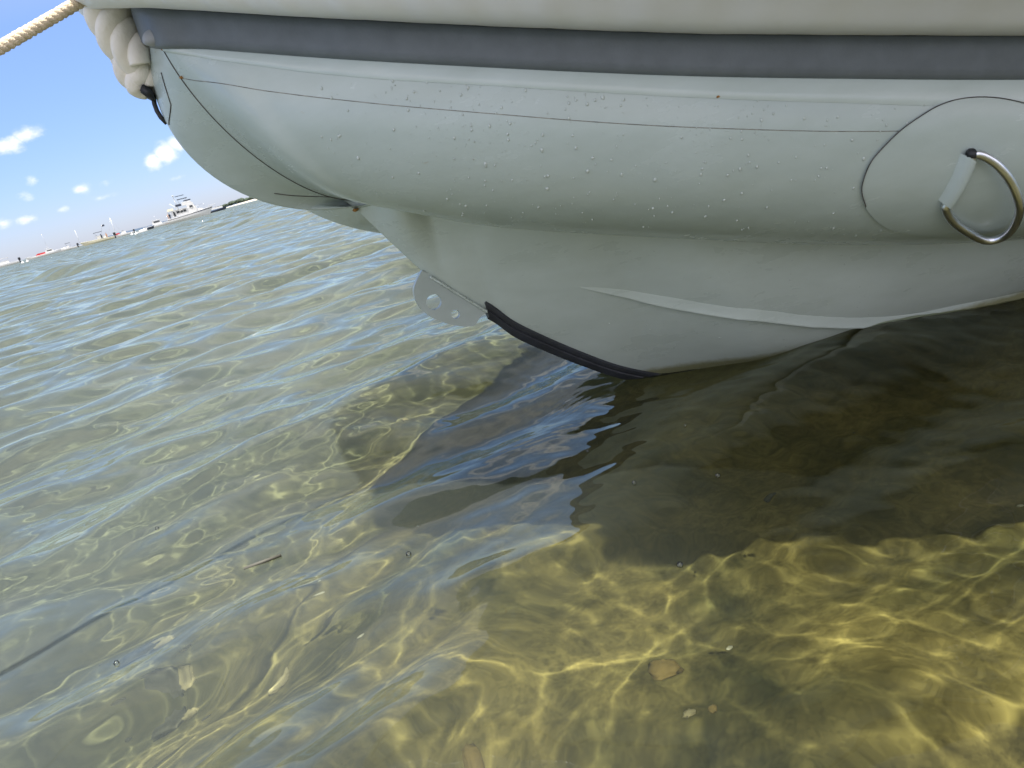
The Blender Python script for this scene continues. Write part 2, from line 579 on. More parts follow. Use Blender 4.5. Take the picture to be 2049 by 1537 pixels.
def bed_mat():
    m, nt, b = new_mat('sandy_bed')
    N = nt.nodes.new; L = nt.links.new
    geo = N('ShaderNodeNewGeometry')
    n1 = N('ShaderNodeTexNoise'); n1.inputs['Scale'].default_value = 3.2; n1.inputs['Detail'].default_value = 6; n1.inputs['Roughness'].default_value = .6
    L(geo.outputs['Position'], n1.inputs['Vector'])
    r1 = N('ShaderNodeValToRGB')
    r1.color_ramp.elements[0].position = .34; r1.color_ramp.elements[0].color = (.034, .032, .012, 1)
    r1.color_ramp.elements[1].position = .62; r1.color_ramp.elements[1].color = (.146, .115, .042, 1)
    L(n1.outputs[0], r1.inputs[0])
    n2 = N('ShaderNodeTexNoise'); n2.inputs['Scale'].default_value = 45; n2.inputs['Detail'].default_value = 5
    L(geo.outputs['Position'], n2.inputs['Vector'])
    r2 = N('ShaderNodeMapRange'); r2.inputs['From Min'].default_value = .3; r2.inputs['From Max'].default_value = .7
    r2.inputs['To Min'].default_value = .72; r2.inputs['To Max'].default_value = 1.22
    L(n2.outputs[0], r2.inputs['Value'])
    vm = N('ShaderNodeVectorMath'); vm.operation = 'SCALE'
    L(r1.outputs[0], vm.inputs[0]); L(r2.outputs[0], vm.inputs['Scale'])
    n5 = N('ShaderNodeTexVoronoi'); n5.inputs['Scale'].default_value = 170
    L(geo.outputs['Position'], n5.inputs['Vector'])
    r5 = N('ShaderNodeMapRange'); r5.inputs['From Min'].default_value = .0; r5.inputs['From Max'].default_value = 1.0; r5.inputs['To Min'].default_value = .84; r5.inputs['To Max'].default_value = 1.16
    sc5 = N('ShaderNodeSeparateColor'); L(n5.outputs['Color'], sc5.inputs[0]); L(sc5.outputs[0], r5.inputs['Value'])
    vm5 = N('ShaderNodeVectorMath'); vm5.operation = 'SCALE'
    L(vm.outputs[0], vm5.inputs[0]); L(r5.outputs[0], vm5.inputs['Scale'])
    vm = vm5
    # greyer bed colour further out stands in for the water's turbid haze
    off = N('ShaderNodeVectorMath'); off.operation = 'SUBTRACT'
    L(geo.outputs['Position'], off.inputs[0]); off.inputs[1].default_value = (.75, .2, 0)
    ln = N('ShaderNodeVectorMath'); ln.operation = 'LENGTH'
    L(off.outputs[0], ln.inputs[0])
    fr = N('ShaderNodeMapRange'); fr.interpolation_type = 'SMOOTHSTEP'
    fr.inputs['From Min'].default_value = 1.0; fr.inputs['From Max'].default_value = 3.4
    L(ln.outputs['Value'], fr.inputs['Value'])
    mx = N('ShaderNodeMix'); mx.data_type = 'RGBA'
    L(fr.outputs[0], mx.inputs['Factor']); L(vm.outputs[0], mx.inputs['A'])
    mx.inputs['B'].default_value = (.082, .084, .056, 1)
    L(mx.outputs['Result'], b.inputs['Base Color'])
    b.inputs['Roughness'].default_value = .9
    b.inputs['Specular IOR Level'].default_value = .1
    return m


def bed_z(x, y):
    r = np.hypot(x, y)
    z = -0.33 - .32 * np.clip(-x - .15, 0, 1.6) - 0.018 * np.clip(r - 2.5, 0, 60) - .0002 * np.clip(r - 60, 0, 3000)
    z = z + .012 * np.sin(5.1 * x + 2.2 * y) * np.cos(3.3 * y - 1.2 * x + .5) + .006 * np.sin(11.3 * x - 7.1 * y + 1) * np.sin(9.2 * y + 2)
    return z


ang_dense = np.linspace(R(-47), R(47), 1000)
ang_rest = np.linspace(R(47), R(313), 150)[1:-1]
ANG = np.concatenate([ang_dense, ang_rest])
rad_w = np.concatenate([np.linspace(.20, 3.2, 640), 3.2 * 1.0065 ** np.arange(1, 620), 3.2 * 1.0065 ** 619 * 1.04 ** np.arange(1, 130)])
M['water'] = water_mat()
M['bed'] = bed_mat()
water = tag(polar_sheet('water', rad_w, ANG, water_height, M['water']), kind='structure')
rad_b = np.concatenate([np.linspace(.2, 4, 140), 4 * 1.03 ** np.arange(1, 300)])
ANGB = np.concatenate([np.linspace(R(-50), R(50), 160), np.linspace(R(50), R(310), 60)[1:-1]])
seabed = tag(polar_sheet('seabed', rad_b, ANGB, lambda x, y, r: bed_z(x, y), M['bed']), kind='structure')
try:
    water.cycles.is_caustics_caster = True
    seabed.cycles.is_caustics_receiver = True
except Exception as e:
    print('caustics obj', e)
    try:
        water.is_caustics_caster = True
        seabed.is_caustics_receiver = True
    except Exception as e2:
        print('caustics obj2', e2)

# ------------------------------------------------------------------ the inflatable boat
BOAT_O = Vector((0.3243, 1.80, 0.0))
BOAT_YAW = R(15)
boat = empty('inflatable_boat', BOAT_O, BOAT_YAW)
tag(boat, 'pale grey-green rigid inflatable boat with its bow hanging over the shallow water', 'boat')

# stations of the port tube: centre, outward vector, upward vector in (aft, port, up)
QP = np.array([[[-0.6253, 0.0289, 0.786], [-0.16, 0.12, 0.0], [-0.0952, 0.0592, 0.2366]], [[-0.5846, 0.0692, 0.7678], [-0.1545, 0.1815, 0.0], [-0.0651, -0.0855, 0.232]], [[-0.5286, 0.1162, 0.741], [-0.1474, 0.1863, 0.0], [-0.0459, -0.0664, 0.225]], [[-0.4606, 0.1665, 0.7103], [-0.1421, 0.1893, 0.0], [-0.0263, -0.0465, 0.2187]], [[-0.3888, 0.2175, 0.675], [-0.1246, 0.2001, 0.0], [-0.0233, -0.0293, 0.2174]], [[-0.2874, 0.2712, 0.6337], [-0.1041, 0.21, 0.0], [-0.0203, -0.0252, 0.2133]], [[-0.1749, 0.322, 0.5925], [-0.0883, 0.2156, 0.0], [-0.0195, -0.016, 0.2093]], [[-0.0277, 0.3778, 0.5435], [-0.0717, 0.2197, 0.0], [-0.0148, -0.0141, 0.2064]], [[0.1711, 0.4359, 0.4849], [-0.0567, 0.2217, 0.0], [-0.0305, -0.0109, 0.2139]], [[0.4307, 0.4955, 0.4177], [-0.0396, 0.2224, 0.0], [-0.068, -0.0139, 0.2191]], [[0.8197, 0.5562, 0.3354], [-0.0322, 0.2191, 0.0], [-0.0609, -0.0109, 0.2024]],
               [[1.35, .60, .285], [-.012, .22, 0], [-.02, 0, .21]], [[2.0, .615, .265], [0, .22, 0], [0, 0, .21]], [[2.8, .615, .26], [0, .22, 0], [0, 0, .21]]])
QC = np.array([[-0.5312, 0.0, 0.8082], [-0.32, 0.0, 0.0], [0.0058, 0.0, 0.2696]])
QS = QP * np.array([1, -1, 1])
for k_ in range(len(QS)):
    QS[k_, 0, 2] -= .05 * min(1, .3 + .5 * k_)      # the boat lies a little heavy to starboard
PORT = np.concatenate([QS[1::-1], QC[None], QP])    # index 2 is the stem, port follows
STAR = np.concatenate([QP[1::-1], QC[None], QS])


def sta(Q, u):
    u = np.atleast_1d(np.asarray(u, float))
    i = np.clip(np.floor(u).astype(int), 1, len(Q) - 3)
    f = (u - i)[:, None, None]
    p0, p1, p2, p3 = Q[i - 1], Q[i], Q[i + 1], Q[i + 2]
    return .5 * ((2 * p1) + (-p0 + p2) * f + (2 * p0 - 5 * p1 + 4 * p2 - p3) * f ** 2 + (-p0 + 3 * p1 - 3 * p2 + p3) * f ** 3)


def loc(P):                        # (aft, port, up) to the boat's own axes
    return np.asarray(P, float) * np.array([1, -1, 1])


def T(u, phi, off=0.0, Q=None):
    """points on the tube, phi in radians above the outermost line; off lifts along the normal"""
    Q = PORT if Q is None else Q
    q = sta(Q, u)
    phi = np.atleast_1d(phi)
    if len(phi) == 1 and len(q) > 1: phi = np.full(len(q), phi[0])
    if len(q) == 1 and len(phi) > 1: q = np.repeat(q, len(phi), 0)
    n = np.cos(phi)[:, None] * q[:, 1] + np.sin(phi)[:, None] * q[:, 2]
    if np.isscalar(off) and off == 0: return q[:, 0] + n
    nn = np.cos(phi)[:, None] * q[:, 1] / np.linalg.norm(q[:, 1], axis=1)[:, None] + np.sin(phi)[:, None] * q[:, 2] / np.linalg.norm(q[:, 2], axis=1)[:, None]
    return q[:, 0] + n + np.asarray(off)[..., None] * nn if not np.isscalar(off) else q[:, 0] + n + off * nn


def outdir(q):
    o = q[:, 1].copy(); o[:, 2] = 0
    return o / np.linalg.norm(o, axis=1)[:, None]


UMAX = len(PORT) - 2.001
PH = np.linspace(R(-180), R(180), 97)[:-1]


def tube_part(name, Q, u0, u1, n, mat, phis=PH, wrap=True):
    us = np.linspace(u0, u1, n)
    V = np.concatenate([T(np.full(len(phis), u), phis, 0.0, Q) for u in us])
    return obj_from(name, loc(V), grid_faces(n, len(phis), wrap=wrap), mat, boat)


tube_part('side_tube', PORT, 3.0, UMAX, 170, M['tube'])
tube_part('side_tube', STAR, 3.0, UMAX, 90, M['tube'])
# nose cone between the two seams
us_n = np.linspace(2, 3, 18)
Vn = [T(np.full(len(PH), u), PH, 0, STAR) for u in us_n[::-1]] + [T(np.full(len(PH), u), PH, 0, PORT) for u in us_n[1:]]
obj_from('nose_cone', loc(np.concatenate(Vn)), grid_faces(len(Vn), len(PH), wrap=True), M['tube'], boat)


def ribbon(name, us, phis, width, lift, mat, parent=boat, seg=6):
    """a thin raised bead along a path on the port tube"""
    P = T(np.asarray(us), np.asarray(phis), lift)
    v, f = tube_mesh(loc(P), width, seg)
    return obj_from(name, v, f, mat, parent)


def path(pairs, n):
    P = spline(np.array(pairs), n)
    return P[:, 0], np.radians(P[:, 1])


# nose seams
pp = np.linspace(R(20), R(-80), 60)
ribbon('nose_seam', np.full(60, 3.0), pp, .0013, 0.0002, M['seam'])
v, f = tube_mesh(loc(T(np.full(60, 3.0), pp, .0002, STAR)), .0013, 6)
obj_from('nose_seam', v, f, M['seam'], boat)
# long seam along the tube, with a fabric overlap step above it
us, ph = path([(3.03, 7.3), (3.6, 5.2), (4.89, 2.8), (6.855, 1.5), (8.085, 0.0), (9.489, -1.9), (10.628, -2.5), (11.25, -2.2)], 160)
ribbon('long_seam', us, ph, .00055, 0.0001, M['seam_soft'])
us = np.linspace(3.02, 13.5, 200)
lowph = np.interp(us, [3, 4.2, 5.8, 7, 8.2, 9.5, 10.9, 11.9, 14], np.radians([18, 14.4, 12.3, 11.6, 11.4, 10.4, 9.0, 7.1, 6]))
Vb = []
for k_, u in enumerate(us):
    a_ = np.linspace(R(21), lowph[k_], 8)
    P = T(np.full(8, u), a_, np.array([.0032] * 7 + [.0004]))
    Vb.append(P)
obj_from('reinforcement_strip', loc(np.concatenate(Vb)), grid_faces(len(us), 8), M['strip'], boat)

# rub strake: grey band round the bow, and the padded white roll above it
U_ = np.concatenate([np.linspace(3, 2, 14)[:-1] * 0 + np.linspace(3, 2, 14)[:-1], []])
us_p = np.concatenate([np.linspace(2.0, 3.0, 14), np.linspace(3.0, UMAX, 130)[1:]])
hW = lambda u: np.interp(u, [2, 3, 4, 8, 10, 12], [.064, .057, .052, .051, .052, .056])
hC = lambda u: np.interp(u, [2, 2.5, 3, 4, 8, 10, 12], [.177, .166, .160, .152, .147, .147, .150])


def strake_rows(Q, us):
    q = sta(Q, us); o = outdir(q)
    Bp = T(us, R(20), 0, Q)
    h = hW(us)[:, None]
    zz = np.array([0, 0, 1.0])
    prof = [(-.012, -.004), (.006, -.003), (.010, 0.0), (.0125, .004), (.0125, .25), (.0115, .5), (.0115, .78), (.010, 1.0), (.0, 1.15), (-.03, 1.2)]
    rows = []
    for (a, b) in prof:
        hh = b if abs(b) < .01 else b * h
        rows.append(Bp + a * o + (hh * zz if np.isscalar(hh) else hh * zz))
    return np.stack(rows, 1)


def both(rowfun):
    a = rowfun(STAR, us_p[::-1]); b = rowfun(PORT, us_p[1:])
    return np.concatenate([a, b])


S_ = both(strake_rows)
obj_from('rub_strake', loc(S_.reshape(-1, 3)), grid_faces(S_.shape[0], S_.shape[1]), M['strake'], boat)

def pad_rows(Q, us):
    q = sta(Q, us); o = outdir(q)
    c = T(us, R(20), 0, Q) + hW(us)[:, None] * np.array([0, 0, 1.0])
    wob = .004 * np.sin(us * 7.3) + .003 * np.sin(us * 17.1 + 1)
    prof = [(-.03, .010), (.0, .004), (.03, .003), (.055, .004), (.075, .009), (.090, .018), (.100, .032), (.105, .05), (.107, .075), (.106, .10), (.100, .125), (.088, .148), (.07, .165), (.045, .178), (.01, .186), (-.04, .19)]
    prof = spline(prof, 44)
    zz = np.array([0, 0, 1.0])
    shade_bulge = np.interp(us, [2, 5, 8, 11, 15], [0, .02, .10, .22, .22])[:, None]     # out-of-view bulge added to widen the boat's shadow
    return np.stack([c + (a + wob[:, None] + shade_bulge * (lambda q: q * q * (3 - 2 * q))(float(np.clip((b - .01) / .13, 0, 1))) * (1 - float(np.clip((b - .15) / .05, 0, 1)))) * o + b * zz for a, b in prof], 1)


P_ = both(pad_rows)
pad = obj_from('gunwale_pad', loc(P_.reshape(-1, 3)), grid_faces(P_.shape[0], P_.shape[1]), M['pad'], boat)
# cover that closes the boat between the two rolls (out of frame, shades the inside)
top = P_[:, -1]
n_ = len(top) // 2
Vc = []
for k_ in range(n_ + 1):
    a_, b_ = top[n_ - k_], top[n_ + k_]
    for t_ in np.linspace(0, 1, 9):
        p_ = a_ * (1 - t_) + b_ * t_
        p_ = p_ + np.array([0, 0, .10 * math.sin(math.pi * t_) * min(1, k_ / 20)])
        Vc.append(p_)
obj_from('boat_cover', loc(np.array(Vc)), grid_faces(n_ + 1, 9), M['pad'], boat)
# transom
tr = [T([UMAX], a, 0, PORT)[0] for a in np.linspace(R(180), R(-90), 12)]
zt = .3
bm = bmesh.new()
add_box(bm, (2.78, 0, .22), (.05, 1.3, .62))
obj_bm('transom', bm, M['hull'], boat, smooth=False)

# V hull below the tube: keel line and join line
keel_s = [(-.578, .556), (-.5598, .5346), (-.5369, .4956), (-.4649, .3791), (-.405, .300), (-.336, .236), (-.2936, .1846), (-.2246, .1255), (-.1517, .0687), (-.0737, .0139), (.02, -.035), (.15, -.085), (.3, -.125), (.5, -.15), (.8, -.165), (1.3, -.175), (2.0, -.18), (2.78, -.18)]
join_u = [3.0, 3.15, 3.45, 4.5, 5.3, 6.1, 6.6, 7.2, 7.8, 8.3, 8.9, 9.4, 9.9, 10.4, 11.1, 12.2, 13.4, UMAX]
KS = spline([(a, 0, z) for a, z in keel_s], 150)
JU = np.interp(np.linspace(0, len(join_u) - 1, 150), np.arange(len(join_u)), join_u)
bulge = np.interp(KS[:, 0], [-.58, -.33, 0, .3, .5, .8, 2.8], [0, .02, .26, .85, 1.0, 1.0, 1.0])


def hull_rows(Q, sgn):
    J = T(JU, np.radians(np.interp(JU, [3, 3.5, 5, 15], [-78, -92, -108, -112])), 0, Q)
    rows = []
    ctl = .5 * (KS + J)
    want = J * np.array([1, 1.08, 0]) + np.array([0, 0, 1]) * (KS[:, 2:3] + .07 + .10 * (J[:, 2:3] - KS[:, 2:3]))
    want[:, 0] = ctl[:, 0]
    ctl = ctl * (1 - bulge[:, None]) + want * bulge[:, None]
    for t in np.linspace(0, 1, 40):
        rows.append((1 - t) ** 2 * KS + 2 * t * (1 - t) * ctl + t * t * J)
    return np.stack(rows, 1)


HP = hull_rows(PORT, 1); HS = hull_rows(STAR, -1)
Hh = np.concatenate([HS[:, ::-1], HP[:, 1:]], 1)
hull = obj_from('hull', loc(Hh.reshape(-1, 3)), grid_faces(Hh.shape[0], Hh.shape[1]), M['hull'], boat)

# tow eye: a D shaped plate with two holes welded to the stem
def plate():
    outer = [(-.4649, .3791), (-.4800, .3640), (-.4924, .3457), (-.4950, .3242), (-.4905, .3060), (-.4816, .2904), (-.4700, .2755), (-.4542, .2628), (-.4350, .2500), (-.4165, .2408), (-.4010, .2350), (-.3869, .2338), (-.3770, .2395), (-.3679, .2474), (-.354, .2511), (-.336, .262), (-.40, .325)]
    outer = [tuple(p) for p in spline(outer[:15], 46)] + outer[15:]
    def ring(c, r, n=22):
        return [(c[0] + r * math.cos(2 * math.pi * i / n), c[1] + r * math.sin(2 * math.pi * i / n)) for i in range(n)]
    bm = bmesh.new()
    for lp in (outer, ring((-.4583, .3083), .0165), ring((-.4202, .2692), .0098)):
        vs = [bm.verts.new((a, 0.007, z)) for a, z in lp]
        for i in range(len(vs)):
            bm.edges.new((vs[i], vs[(i + 1) % len(vs)]))
    bmesh.ops.triangle_fill(bm, use_beauty=True, use_dissolve=False, edges=bm.edges[:])
    r = bmesh.ops.extrude_face_region(bm, geom=bm.faces[:])
    bmesh.ops.translate(bm, vec=(0, -0.014, 0), verts=[e for e in r['geom'] if isinstance(e, bmesh.types.BMVert)])
    return bm


M['eye'] = tube_mat('sage_steel', (.40, .465, .45), .34)
o = obj_bm('tow_eye', plate(), M['eye'], boat, smooth=True, angle=35)
# weld bead between plate and stem
q = np.linspace(0, 1, 40)
w0 = np.array([-.452, -.012, .362]); w1 = np.array([-.352, -.012, .254])
W_ = w0 + (w1 - w0) * q[:, None] + np.stack([.0012 * np.sin(q * 130), 0 * q, .0012 * np.cos(q * 97)], 1)
v, f = tube_mesh(W_, .0028 + .0007 * np.sin(q * 110), 8)
obj_from('weld_bead', v, f, M['hull'], boat)

# keel guard: a ribbed rubber strip wrapped round the stem
ks = np.linspace(-.345, .30, 90)
kz = np.interp(ks, KS[:, 0], KS[:, 2])
pi_ = [int(np.argmin(abs(KS[:, 0] - a))) for a in ks]
rows = []
for a, z, ix in zip(ks, kz, pi_):
    dirs = []
    for H in (HP, HS):
        dv = H[ix, 6] - H[ix, 0]
        dv = dv - np.array([1, 0, 0]) * 0
        dv /= np.linalg.norm(dv)
        dirs.append(dv)
    k0 = np.array([a, 0, z])
    tg = np.array([1, 0, (np.interp(a + .01, KS[:, 0], KS[:, 2]) - z) / .01]); tg /= np.linalg.norm(tg)
    row = []
    for sgn, dv in ((1, dirs[0]), (-1, dirs[1])):
        nrm = np.cross(tg, dv); nrm /= np.linalg.norm(nrm)
        if nrm[1] * sgn < 0: nrm = -nrm
        side = [(s, h) for s, h in ((.041, -.002), (.041, .006), (.033, .0085), (.029, .0085), (.027, .005), (.020, .005), (.018, .0085), (.010, .0095), (.004, .0095))]
        pts = [k0 + dv * s + nrm * h for s, h in side]
        row.extend(pts if sgn > 0 else pts[::-1])
        if sgn > 0:
            dn = -(dirs[0] + dirs[1]); dn -= tg * (dn @ tg); dn /= np.linalg.norm(dn)
            row.append(k0 + dn * .011)
    rows.append(row)
Vk = np.array(rows)
fk = grid_faces(Vk.shape[0], Vk.shape[1]) + [tuple(range(Vk.shape[1]))]
o = obj_from('keel_guard', loc(Vk.reshape(-1, 3)), fk, M['keel'], boat)
o.data.set_sharp_from_angle(angle=R(40))

# spray rail moulded along the hull side
RAIL = spline([(-.2296, -.1335, .2962), (-.1488, -.1626, .257), (-.0572, -.1931, .2135), (.0294, -.2342, .1738), (.1187, -.2713, .1372), (.2224, -.2891, .0967), (.3415, -.296, .0546), (.48, -.305, .018), (.58, -.33, -.002), (.75, -.36, -.03), (1.1, -.40, -.06)], 120)
from mathutils.bvhtree import BVHTree
hv = [Vector(p) for p in loc(Hh.reshape(-1, 3))]
hb = BVHTree.FromPolygons(hv, grid_faces(Hh.shape[0], Hh.shape[1]))
rows = []
for i_, p in enumerate(RAIL):
    p, n, _, _ = hb.find_nearest(Vector(p))
    if n.y > 0: n = -n
    tg = Vector(RAIL[min(i_ + 1, 119)] - RAIL[max(i_ - 1, 0)]).normalized()
    up = n.cross(tg)
    if up.z < 0: up = -up
    g = min(1, i_ / 30)
    g = g * g * (3 - 2 * g)
    prof = [(.030, -.001), (.022, .0025), (.012, .0055), (.004, .0095), (.0, .0112), (-.003, .0105), (-.0045, .006), (-.006, -.002)]
    rows.append([p + up * (s * (0.3 + .45 * g)) + n * (h_ * g - .0012 * (1 - g)) for s, h_ in prof])
obj_from('spray_rail', [v for r in rows for v in r], grid_faces(120, 8), M['hull'], boat)

# rust at seam ends and on the strake edge
def blob(name, c, s, mat, parent, seed=0, sub=2, flat=None):
    bm = bmesh.new()
    bmesh.ops.create_icosphere(bm, subdivisions=sub, radius=1.0)
    rr = random.Random(seed)
    for v in bm.verts:
        v.co *= 1 + rr.uniform(-.22, .22)
        v.co = Vector((v.co.x * s[0], v.co.y * s[1], v.co.z * s[2]))
    bmesh.ops.translate(bm, verts=bm.verts, vec=Vector(c))
    return obj_bm(name, bm, mat, parent)


blob('rust_spot', (-.5615, -.006, .5330), (.006, .006, .0035), M['rust'], boat, 3)
for i_, (u_, p_) in enumerate(((3.03, 19.0), (3.06, 7.6), (9.81, 18.2), (11.593, 11.0), (10.083, 10.8))):
    c = loc(T([u_], R(p_), .0008))[0]
    blob('rust_spot', c, (.0045, .0016, .0022), M['rust'], boat, 10 + i_)

# reinforcement patches on the nose, with dark glued edges
us, ph = path([(2.57, 9.5), (2.462, -1.3), (2.429, -3.1), (2.30, -6.5), (2.149, -9.4)], 40)
ribbon('patch_edge', us, ph, .0012, .0002, M['seam'])
us, ph = path([(2.481, -50.7), (2.655, -57.5), (2.97, -65.9)], 40)
ribbon('patch_edge', us, ph, .0011, .0002, M['seam'])

# round patch and D ring
cP = np.array([11.62, -24.0])
edge = [(10.955, -38.5), (10.942, -36.4), (10.909, -28.9), (10.917, -23.0), (10.967, -15.3), (11.058, -8.7), (11.182, -1.9), (11.33, 4.0), (11.462, 8.3), (11.594, 10.8), (11.735, 11.5), (11.87, 10.0), (12.02, 5.5), (12.13, -1.5), (12.22, -10), (12.27, -20), (12.28, -30), (12.25, -40), (12.15, -50), (12.0, -57), (11.8, -61), (11.6, -62), (11.4, -60), (11.2, -55), (11.05, -47)]
E_ = spline(edge + edge[:1], 120)
Vp = []
for r_ in np.linspace(0, 1, 10):
    q_ = cP + (E_ - cP) * r_
    lift = .0046 if r_ < .97 else .0030
    Vp.append(T(q_[:, 0], np.radians(q_[:, 1]), lift))
patch = obj_from('ring_patch', loc(np.concatenate(Vp)), grid_faces(10, 120), M['tube'], boat)
us, ph = path(edge[1:14], 110)
ribbon('patch_edge', us, ph, .0008, .0042, M['seam'])
us, ph = path([(10.955, -38.5), (10.942, -36.4)], 6)

ringpts = [(11.543, -11.5), (11.618, -13.7), (11.68, -19.9), (11.724, -28.0), (11.749, -35.5), (11.752, -45.5), (11.732, -53.0), (11.668, -56.0), (11.549, -50.0), (11.449, -43.2), (11.395, -36.6), (11.40, -33.5), (11.45, -26), (11.50, -18.5)]
q_ = np.array(ringpts)
lift = np.array([.014, .019, .024, .027, .028, .027, .025, .022, .018, .014, .012, .011, .010, .011])
P3 = np.array([T([a], R(b), c)[0] for (a, b), c in zip(ringpts, lift)])
P3 = np.vstack([P3, P3[:1]])
Pc = spline(np.vstack([P3[-3:-1], P3, P3[1:3]]), 420)[48:-48]
v, f = tube_mesh(loc(Pc), .0068, 16)
ringo = obj_from('d_ring', v, f, M['steel'], boat)
# sleeve of fabric glued over the straight bar
a0 = np.array([11.523, -13.2]); a1 = np.array([11.392, -34.5])
rows = []
for t_ in np.linspace(0, 1, 14):
    c_ = a0 + (a1 - a0) * t_
    row = []
    for s_, h_ in ((-1.6, .0015), (-1.05, .004), (-.8, .012), (-.45, .0185), (0, .0205), (.45, .0195), (.8, .014), (1.05, .005), (1.6, .0022)):
        row.append(T([c_[0] + s_ * .030], R(c_[1] - s_ * 1.8), h_)[0])
    rows.append(row)
obj_from('ring_sleeve', loc(np.array(rows).reshape(-1, 3)), grid_faces(14, 9), M['tube'], boat)
v, f = tube_mesh(loc(np.array([T([11.528], R(-12.0), .010)[0], T([11.537], R(-11.0), .013)[0], T([11.55], R(-10.6), .013)[0]])), [.0085, .0095, .007], 10)
obj_from('sleeve_mouth', v, f, M['black'], boat)

# end cap of the strake at the nose
c_ = T([2.93], R(20), 0)[0] + np.array([-.002, .010, .010])
bm = bmesh.new()
bmesh.ops.create_uvsphere(bm, u_segments=20, v_segments=12, radius=1)
for vv in bm.verts:
    vv.co = Vector((vv.co.x * .021, vv.co.y * .013, vv.co.z * (.017 if vv.co.z > 0 else .010)))
bmesh.ops.translate(bm, verts=bm.verts, vec=Vector(loc(c_)))
obj_bm('strake_end_cap', bm, M['strakecap'], boat)


# twisted rope fender hanging round the bow
def twisted(pts, n, twist_r, strand_r, pitch, seg=12, strands=3, phase=0.0, taper=None):
    P = spline(pts, n)
    d = np.concatenate([[0], np.cumsum(np.linalg.norm(np.diff(P, axis=0), axis=1))])
    Tt = np.gradient(P, axis=0); Tt /= np.linalg.norm(Tt, axis=1)[:, None]
    u = np.cross(Tt[0], [0.31, .2, .93]); u /= np.linalg.norm(u)
    us = []
    for i in range(n):
        u = u - Tt[i] * (u @ Tt[i]); u /= np.linalg.norm(u); us.append(u)
    us = np.array(us); ws = np.cross(Tt, us)
    tp = np.ones(n) if taper is None else taper(np.linspace(0, 1, n))
    out = []
    for s in range(strands):
        a = 2 * math.pi * (d / pitch + s / strands) + phase
        C_ = P + (twist_r * tp)[:, None] * (np.cos(a)[:, None] * us + np.sin(a)[:, None] * ws)
        out.append(tube_mesh(C_, strand_r * tp, seg))
    return out


FEND1 = [(-0.8642, -0.0, 1.0738), (-0.8684, 0.0, 1.0184), (-0.8748, 0.005, 0.9612), (-0.8709, 0.01, 0.922), (-0.8568, 0.02, 0.8897), (-0.8429, 0.03, 0.8683)]
FEND2 = [(-0.8601, -0.02, 0.9168), (-0.8667, -0.01, 0.8932), (-0.8665, -0.0, 0.8692), (-0.86, 0.0, 0.8488), (-0.854, 0.01, 0.8287)]
p1 = twisted([loc(p) for p in FEND1], 90, .022, .022, .115, taper=lambda t: 1.12 - .30 * t)
v, f = join_meshes(p1)
obj_from('rope_fender', v, f, M['fender'], boat)
p2 = twisted([loc(p) for p in FEND2], 90, .019, .019, .10, phase=1.0, taper=lambda t: np.minimum(1, (1 - t) * 3 + .55) * np.minimum(1, t * 4 + .5))
v, f = join_meshes(p2)
obj_from('rope_fender', v, f, M['fender'], boat)
# black strap ends below the fender
bm = bmesh.new()
B0 = [(-0.8627, 0.8389), (-0.8723, 0.827), (-0.8638, 0.8164), (-0.8533, 0.8087), (-0.8502, 0.8248)]
vs = []
for side in (-.02, .035):
    for (a, z) in B0:
        vs.append(bm.verts.new((a, -side, z)))
n4 = len(B0)
bm.faces.new(vs[:n4]); bm.faces.new(vs[n4:][::-1])
for i in range(n4):
    bm.faces.new((vs[i], vs[(i + 1) % n4], vs[n4 + (i + 1) % n4], vs[n4 + i]))
bmesh.ops.bevel(bm, geom=bm.edges[:], offset=.002, segments=2, affect='EDGES')
obj_bm('fender_strap', bm, M['black'], boat)
v, f = tube_mesh(loc(np.array([(-0.8541, -0.0, 0.8213), (-0.857, 0.0, 0.806), (-0.857, -0.0, 0.7936), (-0.8543, 0.0, 0.7814), (-0.8479, 0.0, 0.7691)])), .0042, 8)
obj_from('lashing', v, f, M['black'], boat)

# drops of water clinging to the tube and hull
rr = random.Random(5)
tb = BVHTree.FromPolygons([Vector(p) for p in loc(np.concatenate([T(np.full(96, u), PH) for u in np.linspace(3, 13, 200)]))], grid_faces(200, 96, wrap=True))
DV = [(0, 0, 1)] + [(math.sin(t) * math.cos(a), math.sin(t) * math.sin(a), math.cos(t)) for t in (.6, 1.15, 1.6) for a in np.linspace(0, 2 * math.pi, 8, endpoint=False)]
DF = [(0, 1 + j, 1 + (j + 1) % 8) for j in range(8)] + [(1 + i * 8 + j, 9 + i * 8 + j, 9 + i * 8 + (j + 1) % 8, 1 + i * 8 + (j + 1) % 8) for i in range(2) for j in range(8)]
dparts = []


def drop(p, n, r):
    Mx = Matrix.Translation(p) @ n.to_track_quat('Z', 'Y').to_matrix().to_4x4() @ Matrix.Diagonal((r * rr.uniform(.8, 1.1), r * rr.uniform(.9, 1.5), r * .55, 1))
    dparts.append(([(Mx @ Vector(v))[:] for v in DV], DF))


